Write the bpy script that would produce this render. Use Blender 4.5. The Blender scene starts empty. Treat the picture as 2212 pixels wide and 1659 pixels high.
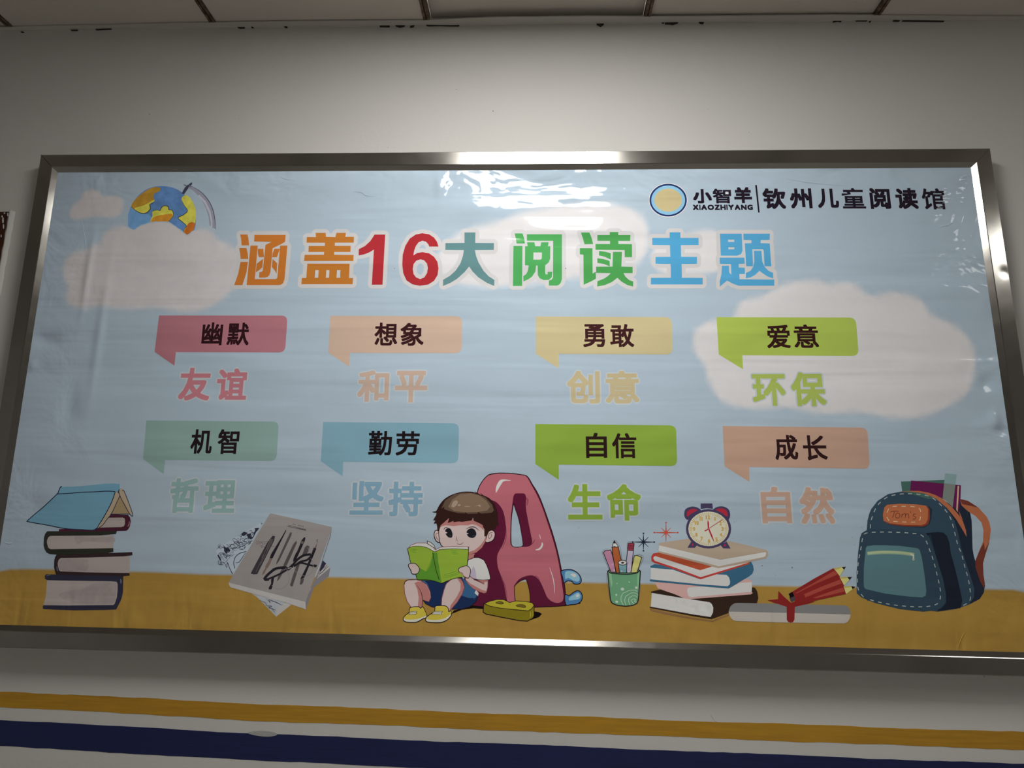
import bpy, bmesh, math, random
from mathutils import Vector, Matrix
from mathutils.geometry import tessellate_polygon
random.seed(7)
C = bpy.context.scene.collection
SC = bpy.context.scene
PI = math.pi

# ---------------------------------------------------------------- camera, world, exposure
F = 1368.0                       # focal length in pixels of a 2212 px wide frame
YAW, PITCH, ROLL = map(math.radians, (-2.57, 10.90, 1.13))
CAMZ = 1.55
CAMY = -1.5006                   # wall surface is Y = 0
FRONT_Y = -0.045                 # front of the steel frame
SHEET_Y = -0.0355                 # the printed sheet
def cam_axes():
    sy, cy = math.sin(YAW), math.cos(YAW); sp, cp = math.sin(PITCH), math.cos(PITCH)
    w = Vector((sy*cp, cy*cp, sp)); r0 = Vector((cy, -sy, 0)); u0 = r0.cross(w)
    r = r0*math.cos(ROLL) + u0*math.sin(ROLL); u = -r0*math.sin(ROLL) + u0*math.cos(ROLL)
    return r, u, w
AR, AU, AW = cam_axes()
cam = bpy.data.objects.new('camera', bpy.data.cameras.new('camera')); C.objects.link(cam)
cam.data.sensor_width = 36; cam.data.lens = F/2212*36; cam.data.clip_start = 0.01
m = Matrix.Identity(4)
for i in range(3):
    m[i][0], m[i][1], m[i][2] = AR[i], AU[i], -AW[i]
m.translation = Vector((0, CAMY, CAMZ)); cam.matrix_world = m
SC.camera = cam
wd = bpy.data.worlds.new('world'); SC.world = wd; wd.use_nodes = True
wd.node_tree.nodes['Background'].inputs[0].default_value = (0.9, 0.95, 1, 1)
wd.node_tree.nodes['Background'].inputs[1].default_value = 0.02
SC.view_settings.view_transform = 'Standard'; SC.view_settings.look = 'None'
SC.view_settings.gamma = 1; SC.view_settings.use_curve_mapping = False
SC.view_settings.exposure = 0.20
LAMP_MAIN = 22.5                 # radiance of the ceiling panel above the sign
LAMP_BACK = 7.0                  # the dimmer panel to the right

def ray(px, py):
    return AR*((px-1106)/F) - AU*((py-829.5)/F) + AW
def PW(px, py, y=0.0):           # a point of the picture, measured on the vertical plane Y=y
    d = ray(px, py); t = (y-CAMY)/d.y
    return d.x*t, CAMZ + d.z*t
def to_px(x, y, z):
    d = Vector((x, y-CAMY, z-CAMZ)); k = d.dot(AW)
    return 1106 + F*d.dot(AR)/k, 829.5 - F*d.dot(AU)/k
CEIL = CAMZ + 0.8543*1.5006; CSL = -0.0040
def PC(px, py):                  # ... measured on the ceiling plane
    d = ray(px, py); t = (CEIL-CAMZ)/(d.z - CSL*d.x)
    return d.x*t, CAMY + d.y*t

# ---------------------------------------------------------------- small helpers
def lin(c):
    o = []
    for v in c:
        v /= 255.0
        o.append(v/12.92 if v <= .04045 else ((v+.055)/1.055)**2.4)
    return o
def newmat(name, col, rough=.6, metal=0, spec=.5):
    mt = bpy.data.materials.new(name); mt.use_nodes = True
    b = mt.node_tree.nodes['Principled BSDF']
    b.inputs['Base Color'].default_value = (*col, 1); b.inputs['Roughness'].default_value = rough
    b.inputs['Metallic'].default_value = metal; b.inputs['Specular IOR Level'].default_value = spec
    return mt
class NT:
    def __init__(s, mt): s.t = mt.node_tree; s.b = s.t.nodes['Principled BSDF']
    def n(s, typ, **kw):
        nd = s.t.nodes.new('ShaderNode'+typ)
        for k, v in kw.items():
            setattr(nd, k, v)
        return nd
    def l(s, a, b): s.t.links.new(a, b)
    def val(s, x, sock):
        if isinstance(x, (int, float)): sock.default_value = x
        else: s.l(x, sock)
    def m(s, op, a, b=0.0, c=0.0):
        nd = s.n('Math', operation=op)
        s.val(a, nd.inputs[0]); s.val(b, nd.inputs[1]); s.val(c, nd.inputs[2])
        return nd.outputs[0]
    def pos(s):
        g = s.n('NewGeometry'); x = s.n('SeparateXYZ'); s.l(g.outputs['Position'], x.inputs[0])
        return g.outputs['Position'], x.outputs[0], x.outputs[1], x.outputs[2]
    def noise(s, vec, scale, detail=2, rough=.5, mul=None, dist=0):
        if mul:
            mp = s.n('Mapping'); mp.inputs['Scale'].default_value = mul; s.l(vec, mp.inputs[0]); vec = mp.outputs[0]
        nd = s.n('TexNoise'); nd.inputs['Scale'].default_value = scale; nd.inputs['Detail'].default_value = detail
        nd.inputs['Roughness'].default_value = rough; nd.inputs['Distortion'].default_value = dist
        s.l(vec, nd.inputs['Vector']); return nd.outputs[0]
    def gauss(s, x, x0, w):
        d = s.m('DIVIDE', s.m('SUBTRACT', x, x0), w)
        return s.m('EXPONENT', s.m('MULTIPLY', s.m('MULTIPLY', d, d), -1))
    def bump(s, h, strength=1, dist=1):
        b = s.n('Bump'); b.inputs['Strength'].default_value = strength; b.inputs['Distance'].default_value = dist
        s.l(h, b.inputs['Height']); s.l(b.outputs[0], s.b.inputs['Normal'])
    def mix(s, f, a, b):
        nd = s.n('Mix', data_type='RGBA'); s.val(f, nd.inputs[0])
        for v, k in ((a, 6), (b, 7)):
            if isinstance(v, (tuple, list)): nd.inputs[k].default_value = (*v[:3], 1)
            else: s.l(v, nd.inputs[k])
        return nd.outputs[2]
    def ramp(s, x, lo, hi):
        nd = s.n('MapRange'); s.l(x, nd.inputs[0]); nd.inputs[1].default_value = lo; nd.inputs[2].default_value = hi
        return nd.outputs[0]

def tag(o, label=None, cat=None, group=None, kind=None):
    if label: o['label'] = label
    if cat: o['category'] = cat
    if group: o['group'] = group
    if kind: o['kind'] = kind
    return o
def link(name, verts, faces, mat, parent=None, smooth=False):
    me = bpy.data.meshes.new(name); me.from_pydata([tuple(v) for v in verts], [], faces); me.update()
    for mm in (mat if isinstance(mat, list) else [mat]): me.materials.append(mm)
    if smooth:
        for p in me.polygons: p.use_smooth = True
    o = bpy.data.objects.new(name, me); C.objects.link(o)
    if parent: o.parent = parent
    return o
class MB:
    def __init__(s): s.v = []; s.f = []
    def box(s, x0, x1, y0, y1, z0, z1):
        n = len(s.v)
        s.v += [(x, y, z) for z in (z0, z1) for y in (y0, y1) for x in (x0, x1)]
        s.f += [tuple(n+i for i in q) for q in ((0,2,3,1),(4,5,7,6),(0,1,5,4),(2,6,7,3),(0,4,6,2),(1,3,7,5))]
        return s
    def hexa(s, a, b):           # two rings of points, bottom a, top b
        n = len(s.v); k = len(a); s.v += list(a)+list(b)
        s.f.append(tuple(n+i for i in reversed(range(k)))); s.f.append(tuple(n+k+i for i in range(k)))
        for i in range(k):
            j = (i+1) % k; s.f.append((n+i, n+j, n+k+j, n+k+i))
        return s
    def out(s, name, mat, parent=None, bevel=0, smooth=False):
        o = link(name, s.v, s.f, mat, parent, smooth)
        bm = bmesh.new(); bm.from_mesh(o.data); bmesh.ops.recalc_face_normals(bm, faces=bm.faces)
        if bevel: bmesh.ops.bevel(bm, geom=bm.edges[:], offset=bevel, segments=2, affect='EDGES', profile=.5)
        bm.to_mesh(o.data); bm.free()
        return o

# ---------------------------------------------------------------- materials of the room
def plaster(name, col, stain=.06, dirt=False):
    mt = newmat(name, col, .75, 0, .25); t = NT(mt); p, x, y, z = t.pos()
    n1 = t.noise(p, 2.2, 3); n2 = t.noise(p, 260, 2); n3 = t.noise(p, 14, 4, .6)
    c = t.mix(t.m('MULTIPLY', n1, stain*2), col, [v*.82 for v in col])
    t.l(c, t.b.inputs['Base Color'])
    h = t.m('ADD', t.m('MULTIPLY', n2, .00016), t.m('MULTIPLY', n3, .0011))
    t.bump(h)
    return mt
WALLC = (.70, .685, .665)
m_wall = plaster('white_plaster', WALLC)
m_tile = plaster('ceiling_tile_board', (.67, .62, .555))
m_trimgrey = plaster('painted_angle_trim', (.60, .58, .53))
m_room = plaster('room_paint', (.60, .58, .565))
m_floor = newmat('floor_tile', (.62, .60, .57), .5)
def brushed(name, col):
    mt = newmat(name, col, .6); t = NT(mt); p, x, y, z = t.pos()
    n = t.noise(p, 1, 4, .6, (9, 1, 160)); n2 = t.noise(p, 1, 2, .5, (2.2, 1, 9), .6)
    c = t.mix(t.ramp(n, .3, .7), [v*.84 for v in col], [min(1, v*1.12) for v in col])
    c = t.mix(t.m('MULTIPLY', t.ramp(n2, .45, .7), .35), c, [col[0]*1.25, col[1]*1.35, col[2]*1.1])
    t.l(c, t.b.inputs['Base Color']); t.bump(t.m('MULTIPLY', n, .0004)); return mt
m_gold = brushed('gold_wall_paint', (.52, .27, .018))
m_navy = brushed('navy_wall_paint', (.006, .013, .085))
m_dark = newmat('dark_gap', (.05, .045, .04), .9, 0, .1)
def steel():
    mt = newmat('brushed_steel', (.46, .445, .42), .2, 1); t = NT(mt); p, x, y, z = t.pos()
    n = t.noise(p, 1, 3, .6, (30, 30, 30)); n2 = t.noise(p, 5, 3)
    fine = t.noise(p, 700, 2)
    t.l(t.m('ADD', t.m('MULTIPLY', n, .08), t.m('ADD', t.m('MULTIPLY', n2, .06), .10)), t.b.inputs['Roughness'])
    t.l(t.mix(t.ramp(n2, .35, .7), (.41, .395, .37), (.34, .32, .295)), t.b.inputs['Base Color'])
    big = t.noise(p, 7, 1)
    h = t.m('ADD', t.m('MULTIPLY', fine, .00001), t.m('MULTIPLY', big, .0012))
    dx, dz = PW(2170, 588, FRONT_Y)
    dent = t.m('MULTIPLY', t.gauss(x, dx, .010), t.gauss(z, dz, .012))
    h = t.m('SUBTRACT', h, t.m('MULTIPLY', dent, .0007))
    t.bump(h); return mt
m_steel = steel()
m_wood = newmat('brown_varnished_wood', (.045, .012, .006), .3)
t = NT(m_wood); p, x, y, z = t.pos()
t.l(t.mix(t.ramp(t.noise(p, 1, 3, .6, (220, 220, 7)), .35, .65), (.03, .008, .004), (.085, .024, .011)), t.b.inputs['Base Color'])
m_tee = newmat('brown_grid_bar', (.13, .085, .05), .5)
t = NT(m_tee); p, x, y, z = t.pos()
t.l(t.mix(t.ramp(t.noise(p, 60, 3, .6), .4, .65), (.07, .04, .022), (.20, .14, .085)), t.b.inputs['Base Color'])
def emis(name, k, col=(1, .985, .94)):
    mt = newmat(name, (.8, .8, .8)); b = mt.node_tree.nodes['Principled BSDF']
    b.inputs['Emission Color'].default_value = (*col, 1); b.inputs['Emission Strength'].default_value = k; return mt
m_led = emis('lit_diffuser', LAMP_MAIN); m_led2 = emis('lit_diffuser_dim', LAMP_BACK)
m_white = newmat('white_metal', (.7, .7, .68), .4)

# ---------------------------------------------------------------- printed vinyl: one material, ink colours in an attribute
SKY = (.55, .685, .82)
def vinyl():
    mt = newmat('glossy_printed_vinyl', (1, 1, 1), .09, 0, .5); t = NT(mt); p, x, y, z = t.pos()
    at = t.n('Attribute', attribute_name='ink')
    mott = t.m('MULTIPLY', t.m('SUBTRACT', t.noise(p, 45, 4, .65), .5), t.m('MULTIPLY', at.outputs['Alpha'], 1.6))
    vm = t.n('VectorMath', operation='SCALE'); t.l(at.outputs['Color'], vm.inputs[0])
    t.l(t.m('ADD', mott, 1.0), vm.inputs['Scale']); t.l(vm.outputs[0], t.b.inputs['Base Color'])
    # relief: fine sagging ripples running across, broad billows, crumpled margins, folds
    rip = t.noise(p, 1, 2, .45, (1.5, 1, 17), .35)
    rip2 = t.noise(p, 1, 2, .5, (4.5, 1, 60))
    bil = t.noise(p, 1, 2, .5, (3.2, 1, 5.0), .3)
    x0, zt = PW(123, 376, SHEET_Y); x1, _ = PW(2098, 364, SHEET_Y); _, zb = PW(1106, 1382, SHEET_Y)
    el = t.ramp(t.m('SUBTRACT', x, x0-.02), .26, .0)
    er = t.ramp(t.m('SUBTRACT', x1+.03, x), .24, .0)
    et = t.ramp(t.m('SUBTRACT', zt, z), .12, .0)
    eb = t.ramp(t.m('SUBTRACT', z, zb-.01), .15, .0)
    side = t.m('MAXIMUM', el, er)
    crum = t.m('MULTIPLY', t.noise(p, 1, 3, .5, (9, 1, 8), .8), side)
    crum2 = t.m('MULTIPLY', t.noise(p, 1, 2, .5, (26, 1, 24), 1.0), t.m('POWER', side, 3))
    bot = t.m('MULTIPLY', t.noise(p, 1, 2, .5, (15, 1, 4), .6), eb)
    top = t.m('MULTIPLY', t.noise(p, 1, 2, .5, (9, 1, 13), .7), et)
    h = t.m('MULTIPLY', rip, .0047)
    h = t.m('ADD', h, t.m('MULTIPLY', rip2, .0002))
    h = t.m('ADD', h, t.m('MULTIPLY', bil, .0110))
    h = t.m('ADD', h, t.m('MULTIPLY', crum, .009))
    h = t.m('ADD', h, t.m('MULTIPLY', crum2, .0016))
    h = t.m('ADD', h, t.m('MULTIPLY', bot, .011))
    h = t.m('ADD', h, t.m('MULTIPLY', top, .010))
    for (px, py, w, hh, a) in ((950, 400, .013, .035, .004), (215, 720, .012, .16, .0028), (190, 590, .010, .10, .003),
                               (2130, 830, .02, .02, -.004), (2125, 530, .012, .03, .003), (2165, 610, .014, .016, .003), (100, 735, .030, .018, -.006), (150, 880, .022, .045, -.005), (70, 790, .012, .012, .003),
                               (2150, 905, .012, .02, .004), (2165, 930, .02, .012, -.004), (1040, 450, .10, .035, .006), (1180, 405, .08, .03, -.005), (1240, 500, .12, .02, .004), (1460, 1372, .012, .03, .003), (1240, 1352, .012, .03, .003), (290, 1345, .02, .02, .003)):
        gx, gz = PW(px, py, SHEET_Y)
        h = t.m('ADD', h, t.m('MULTIPLY', t.m('MULTIPLY', t.gauss(x, gx, w), t.gauss(z, gz, hh)), a))
    t.bump(h)
    return mt
m_vinyl = vinyl()
t = NT(m_vinyl); t.b.inputs['Roughness'].default_value = .06; t.b.inputs['Specular IOR Level'].default_value = .25

REF = [SKY]; 
def ref(*c): REF[0] = lin(c)
def ink(c):
    """a colour read off the photograph next to sky ink read as REF -> the ink's own reflectance"""
    l = lin(c); return tuple(max(.002, min(.92, l[i]/REF[0][i]*SKY[i])) for i in range(3))
def smooth_pts(pts, closed=True, n=6):
    out = []; k = len(pts)
    rng = range(k) if closed else range(k-1)
    for i in rng:
        if closed: p0, p1, p2, p3 = pts[i-1], pts[i], pts[(i+1) % k], pts[(i+2) % k]
        else: p0, p1, p2, p3 = pts[max(i-1, 0)], pts[i], pts[i+1], pts[min(i+2, k-1)]
        for j in range(n):
            u = j/n; u2 = u*u; u3 = u2*u
            out.append(tuple(.5*((2*p1[a]) + (-p0[a]+p2[a])*u + (2*p0[a]-5*p1[a]+4*p2[a]-p3[a])*u2 + (-p0[a]+3*p1[a]-3*p2[a]+p3[a])*u3) for a in (0, 1)))
    if not closed: out.append(pts[-1])
    return out
def area(p): return .5*sum(p[i-1][0]*p[i][1]-p[i][0]*p[i-1][1] for i in range(len(p)))

class Art:
    """one printed motif: collects flat inked shapes in picture coordinates, links them as one mesh"""
    def __init__(s, crop=(0, 0, 1), layer=4e-4):
        s.crop = crop; s.z = layer; s.v = []; s.f = []; s.c = []
    def px(s, p): return (s.crop[0]+p[0]/s.crop[2], s.crop[1]+p[1]/s.crop[2])
    def add(s, pts2, tris, col, dz=8e-6, al=0.0, cols=None):
        """pts2 in full-picture pixels"""
        n = len(s.v); s.z += dz
        for k, (a, b) in enumerate(pts2):
            x, z = PW(a, b, SHEET_Y); s.v.append((x, SHEET_Y-s.z*.3, z))
            s.c.append((*(cols[k] if cols else col), al))
        for tr in tris:
            a, b, c = (s.v[n+i] for i in tr)
            cr = (b[0]-a[0])*(c[2]-a[2])-(b[2]-a[2])*(c[0]-a[0])
            if abs(cr) < 1e-12: continue
            s.f.append(tuple(n+i for i in (tr if cr > 0 else tr[::-1])))
    def fill(s, col, loops, al=0.0):
        vl = [[Vector((x, y, 0)) for x, y in lp] for lp in loops]
        tris = tessellate_polygon(vl)
        s.add([s.px(p) for lp in loops for p in lp], [tuple(q) for q in tris], col, al=al)
    def stroke(s, col, w, pts, closed=False, taper=0.0):
        k = len(pts)
        if k < 2: return
        L = []; R_ = []
        for i in range(k):
            a = pts[i-1] if (closed or i) else pts[i]; b = pts[(i+1) % k] if (closed or i < k-1) else pts[i]
            p = pts[i]
            d1 = (p[0]-a[0], p[1]-a[1]); d2 = (b[0]-p[0], b[1]-p[1])
            l1 = math.hypot(*d1) or 1e-9; l2 = math.hypot(*d2) or 1e-9
            if l1 < 1e-6: d1, l1 = d2, l2
            if l2 < 1e-6: d2, l2 = d1, l1
            tx, ty = d1[0]/l1+d2[0]/l2, d1[1]/l1+d2[1]/l2; tl = math.hypot(tx, ty) or 1e-9
            nx, ny = -ty/tl, tx/tl
            cs = max(.5, abs(nx*(-d1[1]/l1)+ny*(d1[0]/l1)))
            ww = w/2/cs
            if taper and not closed:
                u = i/(k-1); ww *= 1-taper*abs(2*u-1)**2
            L.append((p[0]+nx*ww, p[1]+ny*ww)); R_.append((p[0]-nx*ww, p[1]-ny*ww))
        tr = []
        for i in range(k if closed else k-1):
            j = (i+1) % k; tr += [(i, j, k+j), (i, k+j, k+i)]
        s.add([s.px(p) for p in L+R_], tr, col)
    def soft(s, col, pts, w, base, al=0.0, n=5, rough=1.0, thin=None):
        """shape with a brushed soft rim blending to the ink below"""
        c = smooth_pts(pts, True, n); k = len(c); sg = 1 if area(c) > 0 else -1
        nr = []
        for i in range(k):
            a, b = c[i-1], c[(i+1) % k]; d = (b[0]-a[0], b[1]-a[1]); l = math.hypot(*d) or 1
            nr.append((d[1]/l*sg, -d[0]/l*sg))
        rj = [1+rough*.5*math.sin(i*1.7)*math.sin(i*.63+1) for i in range(k)]
        if thin:
            rj = [q*(.22 if math.hypot(p[0]-thin[0], p[1]-thin[1]) < thin[2] else 1) for q, p in zip(rj, c)]
        rings = [[(c[i][0]+nr[i][0]*w*q*rj[i], c[i][1]+nr[i][1]*w*q*rj[i]) for i in range(k)] for q in (1, .35, -.35, -1)]
        cs = [base, tuple(base[j]*.72+col[j]*.28 for j in range(3)), tuple(base[j]*.22+col[j]*.78 for j in range(3)), col]
        pts2 = [s.px(p) for r in rings for p in r]; cols = [cs[q] for q in range(4) for i in range(k)]
        tr = []
        for q in range(3):
            for i in range(k):
                j = (i+1) % k; tr += [(q*k+i, q*k+j, (q+1)*k+j), (q*k+i, (q+1)*k+j, (q+1)*k+i)]
        tr += [tuple(3*k+i for i in q) for q in tessellate_polygon([[Vector((x, y, 0)) for x, y in rings[3]]])]
        n0 = len(s.v); s.add(pts2, tr, col, al=al, cols=cols)
        for q in range(4):
            for i in range(k):
                x, y, z = s.v[n0+q*k+i]; s.v[n0+q*k+i] = (x, y-q*3e-6-(i % 7)*3e-7, z)
    def out(s, name, parent, label=None, kind=None):
        me = bpy.data.meshes.new(name); me.from_pydata(s.v, [], s.f); me.update()
        at = me.color_attributes.new('ink', 'FLOAT_COLOR', 'POINT')
        at.data.foreach_set('color', [q for c in s.c for q in c])
        me.materials.append(m_vinyl)
        o = bpy.data.objects.new(name, me); C.objects.link(o); o.parent = parent
        return tag(o, label, kind=kind)

def pts(s):
    return [tuple(float(q) for q in w.split(',')) for w in s.split()]
def ell(cx, cy, rx, ry, n=28, a0=0):
    return [(cx+rx*math.cos(2*PI*i/n+a0), cy+ry*math.sin(2*PI*i/n+a0)) for i in range(n)]

GL = {}
def glyph(ch):
    if ch in GL: return GL[ch]
    cu = bpy.data.curves.new('g', 'FONT'); cu.body = ch; cu.size = 1; cu.resolution_u = 3
    o = bpy.data.objects.new('g', cu); C.objects.link(o)
    dg = bpy.context.evaluated_depsgraph_get(); dg.update()
    me = bpy.data.meshes.new_from_object(o.evaluated_get(dg))
    me.calc_loop_triangles()
    v = [(q.co.x, q.co.y) for q in me.vertices]; tr = [tuple(q.vertices) for q in me.loop_triangles]
    bpy.data.objects.remove(o); bpy.data.curves.remove(cu); bpy.data.meshes.remove(me)
    xs = [a for a, b in v]; ys = [b for a, b in v]
    GL[ch] = (v, tr, min(xs), max(xs), min(ys), max(ys)); return GL[ch]
def char(A, ch, box, col, bold=.025, halo=None, hr=.06, lean=0.0):
    """a character whose inked box in the picture is `box` (crop units); upright on the sheet itself"""
    (ax, ay), (bx, by) = A.px(box[:2]), A.px(box[2:])
    v, tr, gx0, gx1, gy0, gy1 = glyph(ch)
    mx, my = (ax+bx)/2, (ay+by)/2; h = by-ay
    k = (mx-1128)/(my+6304) + lean   # how far upright lines lean here
    sh = abs(k*h)/2; ax += sh; bx -= sh
    r = bold*h; ax += r; bx -= r; ay += r; by -= r
    def mp(u, w, ox, oy):
        X = ax+(bx-ax)*u+ox; Y = by+(ay-by)*w+oy
        return (X+k*(Y-my), Y)
    uv = [((a-gx0)/(gx1-gx0 or 1), (b-gy0)/(gy1-gy0 or 1)) for a, b in v]
    def sqdraw(c):
        A.z += 1.5e-5
        sq = [(r*a, -r) for a in (-1, -.33, .33)]+[(r, r*a) for a in (-1, -.33, .33)]+[(r*a, r) for a in (1, .33, -.33)]+[(-r, r*a) for a in (1, .33, -.33)]
        for ox, oy in (sq if r > .3 else [])+[(0, 0)]:
            A.add([mp(u, w, ox, oy) for u, w in uv], tr, c, dz=1.2e-6)
    def ringdraw(c, rings, dz):
        A.z += 1.5e-5
        for rr, n in rings:
            for i in range(n):
                t_ = 2*PI*i/n; A.add([mp(u, w, rr*math.cos(t_), rr*math.sin(t_)) for u, w in uv], tr, c, dz=dz)
    if halo: ringdraw(halo, [(r+hr*h, 14), (r+hr*h*.5, 8), (0, 1)], 2e-6)
    sqdraw(col)
def polychar(A, polys, col, halo, hr):
    """polys: list of lists of loops, crop units"""
    T = []
    for loops in polys:
        tr = tessellate_polygon([[Vector((x, y, 0)) for x, y in lp] for lp in loops])
        T.append(([A.px(p) for lp in loops for p in lp], [tuple(q) for q in tr]))
    for rr, n in ((hr, 20), (hr*.55, 10), (0, 1)):
        for i in range(n):
            t_ = 2*PI*i/n; ox, oy = rr*math.cos(t_), rr*math.sin(t_)
            for P_, tr in T: A.add([(x+ox, y+oy) for x, y in P_], tr, halo, dz=1.5e-6)
    A.z += 2e-5
    for P_, tr in T: A.add(P_, tr, col, dz=1e-6)
def dashes(A, col, w, path, on, off):
    pp = smooth_pts(path, False, 10); d = 0; seg = []; drawing = True; lim = on
    for i in range(1, len(pp)):
        a, b = pp[i-1], pp[i]; L = math.hypot(b[0]-a[0], b[1]-a[1]); pos = 0
        if drawing and not seg: seg = [a]
        while d+(L-pos) >= lim:
            stp = lim-d; pos += stp; q = (a[0]+(b[0]-a[0])*pos/L, a[1]+(b[1]-a[1])*pos/L)
            if drawing:
                seg.append(q); A.stroke(col, w, seg); seg = []; drawing = False; lim = off
            else: seg = [q]; drawing = True; lim = on
            d = 0
        d += L-pos
        if drawing and L > pos: seg.append(b)

def draw(A, text, pal):
    """tiny drawing language: one shape per line
       f/s colour pts (polygon / smooth, '|' = next loop) ; F/S colour outline width pts ; l/c colour width pts ; e colour cx,cy,rx,ry ; m colour mottle pts"""
    for ln in text.strip().splitlines():
        w = ln.split()
        if not w or w[0].startswith('#'): continue
        k = w[0]; col = pal[w[1]]
        if k in 'fs':
            loops = [pts(q) for q in ' '.join(w[2:]).split('|')]
            if k == 's': loops = [smooth_pts(q) for q in loops]
            A.fill(col, loops)
        elif k == 'm':
            A.fill(col, [smooth_pts(pts(' '.join(w[3:])))], al=float(w[2]))
        elif k in 'FS':
            loops = [pts(q) for q in ' '.join(w[4:]).split('|')]
            if k == 'S': loops = [smooth_pts(q) for q in loops]
            A.fill(col, loops)
            for lp in loops: A.stroke(pal[w[2]], float(w[3]), lp, True)
        elif k == 'l': A.stroke(col, float(w[2]), pts(' '.join(w[3:])))
        elif k == 'c': A.stroke(col, float(w[2]), smooth_pts(pts(' '.join(w[3:])), False), taper=.75)
        elif k == 'b': A.stroke(col, float(w[2]), smooth_pts(pts(' '.join(w[3:])), False))
        elif k == 'e':
            cx, cy, rx, ry = pts(w[2]+' ')[0] if 0 else [float(q) for q in w[2].split(',')]
            A.fill(col, [ell(cx, cy, rx, ry)])
def motif(name, parent, crop, pal, text, label=None, layer=4e-4, kind=None):
    A = Art(crop, layer); draw(A, text, pal); o = A.out(name, parent, label, kind); o['zz'] = A.z
    z = A.z; del o['zz']
    return o, z
def inks(**kw): return {k: ink(v) for k, v in kw.items()}
# ================================================================ THE ROOM
X0, X1, YB = -2.66, 3.23, -4.2          # side walls, rear wall
GX = [-1.494, -.909, -.317, .2745, .871]
GX = [GX[0]-1.18, GX[0]-.59] + GX + [GX[-1]+.59, GX[-1]+1.18, GX[-1]+1.77, GX[-1]+2.36]
GX[0] = X0; GX[-1] = X1
GY = [.006] + [-.6*i-.02 for i in range(1, 7)] + [YB]
def cz(x): return CEIL + CSL*x
wall = MB().box(X0-.1, X1+.1, 0, .12, 0, 3.0).out('wall_back', m_wall); tag(wall, kind='structure')
MB_ = MB().box(X0-.1, X0, YB-.1, 0, 0, 3.0); tag(MB_.out('wall_left', m_room), kind='structure')
tag(MB().box(X1, X1+.1, YB-.1, 0, 0, 3.0).out('wall_right', m_room), kind='structure')
tag(MB().box(X0-.1, X1+.1, YB-.1, YB, 0, 3.0).out('wall_front', m_room), kind='structure')
tag(MB().box(X0-.1, X1+.1, YB-.1, .12, -.1, 0).out('floor', m_floor), kind='structure')
# ceiling: closed deck with boards and grid bars below it
ceil = MB().box(X0-.1, X1+.1, YB-.1, .12, 3.0, 3.08).out('ceiling', m_room); tag(ceil, kind='structure')
LEDS = {(4, 1), (8, 2)}
for i in range(len(GX)-1):
    for j in range(len(GY)-1):
        a, b, c, d = GX[i]+.009, GX[i+1]-.009, GY[j+1]+.009, GY[j]-.009
        if (i, j) in LEDS: continue
        up = .005 + .0025*((i*7+j*3) % 3)
        if (i, j) == (4, 0): up = .024
        if (i, j) == (2, 0) or (i, j) == (6, 0): up = .004
        za, zb = cz(a)+up, cz(b)+up
        MB().hexa([(a, c, za), (b, c, zb), (b, d, zb), (a, d, za)],
                  [(a, c, za+.014), (b, c, zb+.014), (b, d, zb+.014), (a, d, za+.014)]).out('ceiling_tile', m_tile, ceil)
def bar(x, y0, y1, along='y'):
    mb = MB()
    for s in (-1, 1):
        if along == 'y': a, b = x+s*.0048-.0034, x+s*.0048+.0034; q = [(a, y0), (b, y0), (b, y1), (a, y1)]
        else: a, b = x+s*.0048-.0034, x+s*.0048+.0034; q = [(y0, a), (y1, a), (y1, b), (y0, b)]
        mb.hexa([(u, v, cz(u)+.0005) for u, v in q], [(u, v, cz(u)+.0075) for u, v in q])
    if along == 'y': q = [(x-.008, y0), (x+.008, y0), (x+.008, y1), (x-.008, y1)]
    else: q = [(y0, x-.008), (y1, x-.008), (y1, x+.008), (y0, x+.008)]
    mb.hexa([(u, v, cz(u)+.006) for u, v in q], [(u, v, cz(u)+.022) for u, v in q])
    return mb
for x in GX[1:-1]: bar(x, YB, -.012).out('grid_bar', m_tee, ceil)
for y in GY[1:-1]:
    for i in range(len(GX)-1):
        bar(y, GX[i]+.009, GX[i+1]-.009, 'x').out('cross_bar', m_tee, ceil)
# wall angle under the boards, wavy front edge, slightly open joint with the wall below it
top_ = [(0,59.5),(50,57.5),(120,56),(240,54),(380,49.8),(500,48.5),(620,46.8),(740,45.5),(820,45.3),(920,44.3),(980,41.5),(1060,37.8),(1160,36.8),(1280,35.2),(1400,36.2),(1520,35.5),(1680,34),(1800,33),(1950,33.6),(2040,34.5),(2212,36)]
P_ = [(-2.6, -.012)] + [PC(*q) for q in top_] + [(2.6, -.012)]
v = []; f = []
for k, (x, y) in enumerate(P_):
    wob = .0012*math.sin(k*2.1)
    y = min(y, -.008)
    z = cz(x)
    v += [(x, 0, z+.003), (x, y, z+.003), (x, y, z), (x, -.0055, z-.0010), (x, -.0035, z-.0022+wob), (x, 0, z-.0022+wob)]
    if k:
        a = (k-1)*6; b = k*6
        for q in range(6):
            w = (q+1) % 6; f.append((a+q, a+w, b+w, b+q))
tr = link('trim_1', v, f, m_trimgrey); tag(tr, kind='structure')
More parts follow.
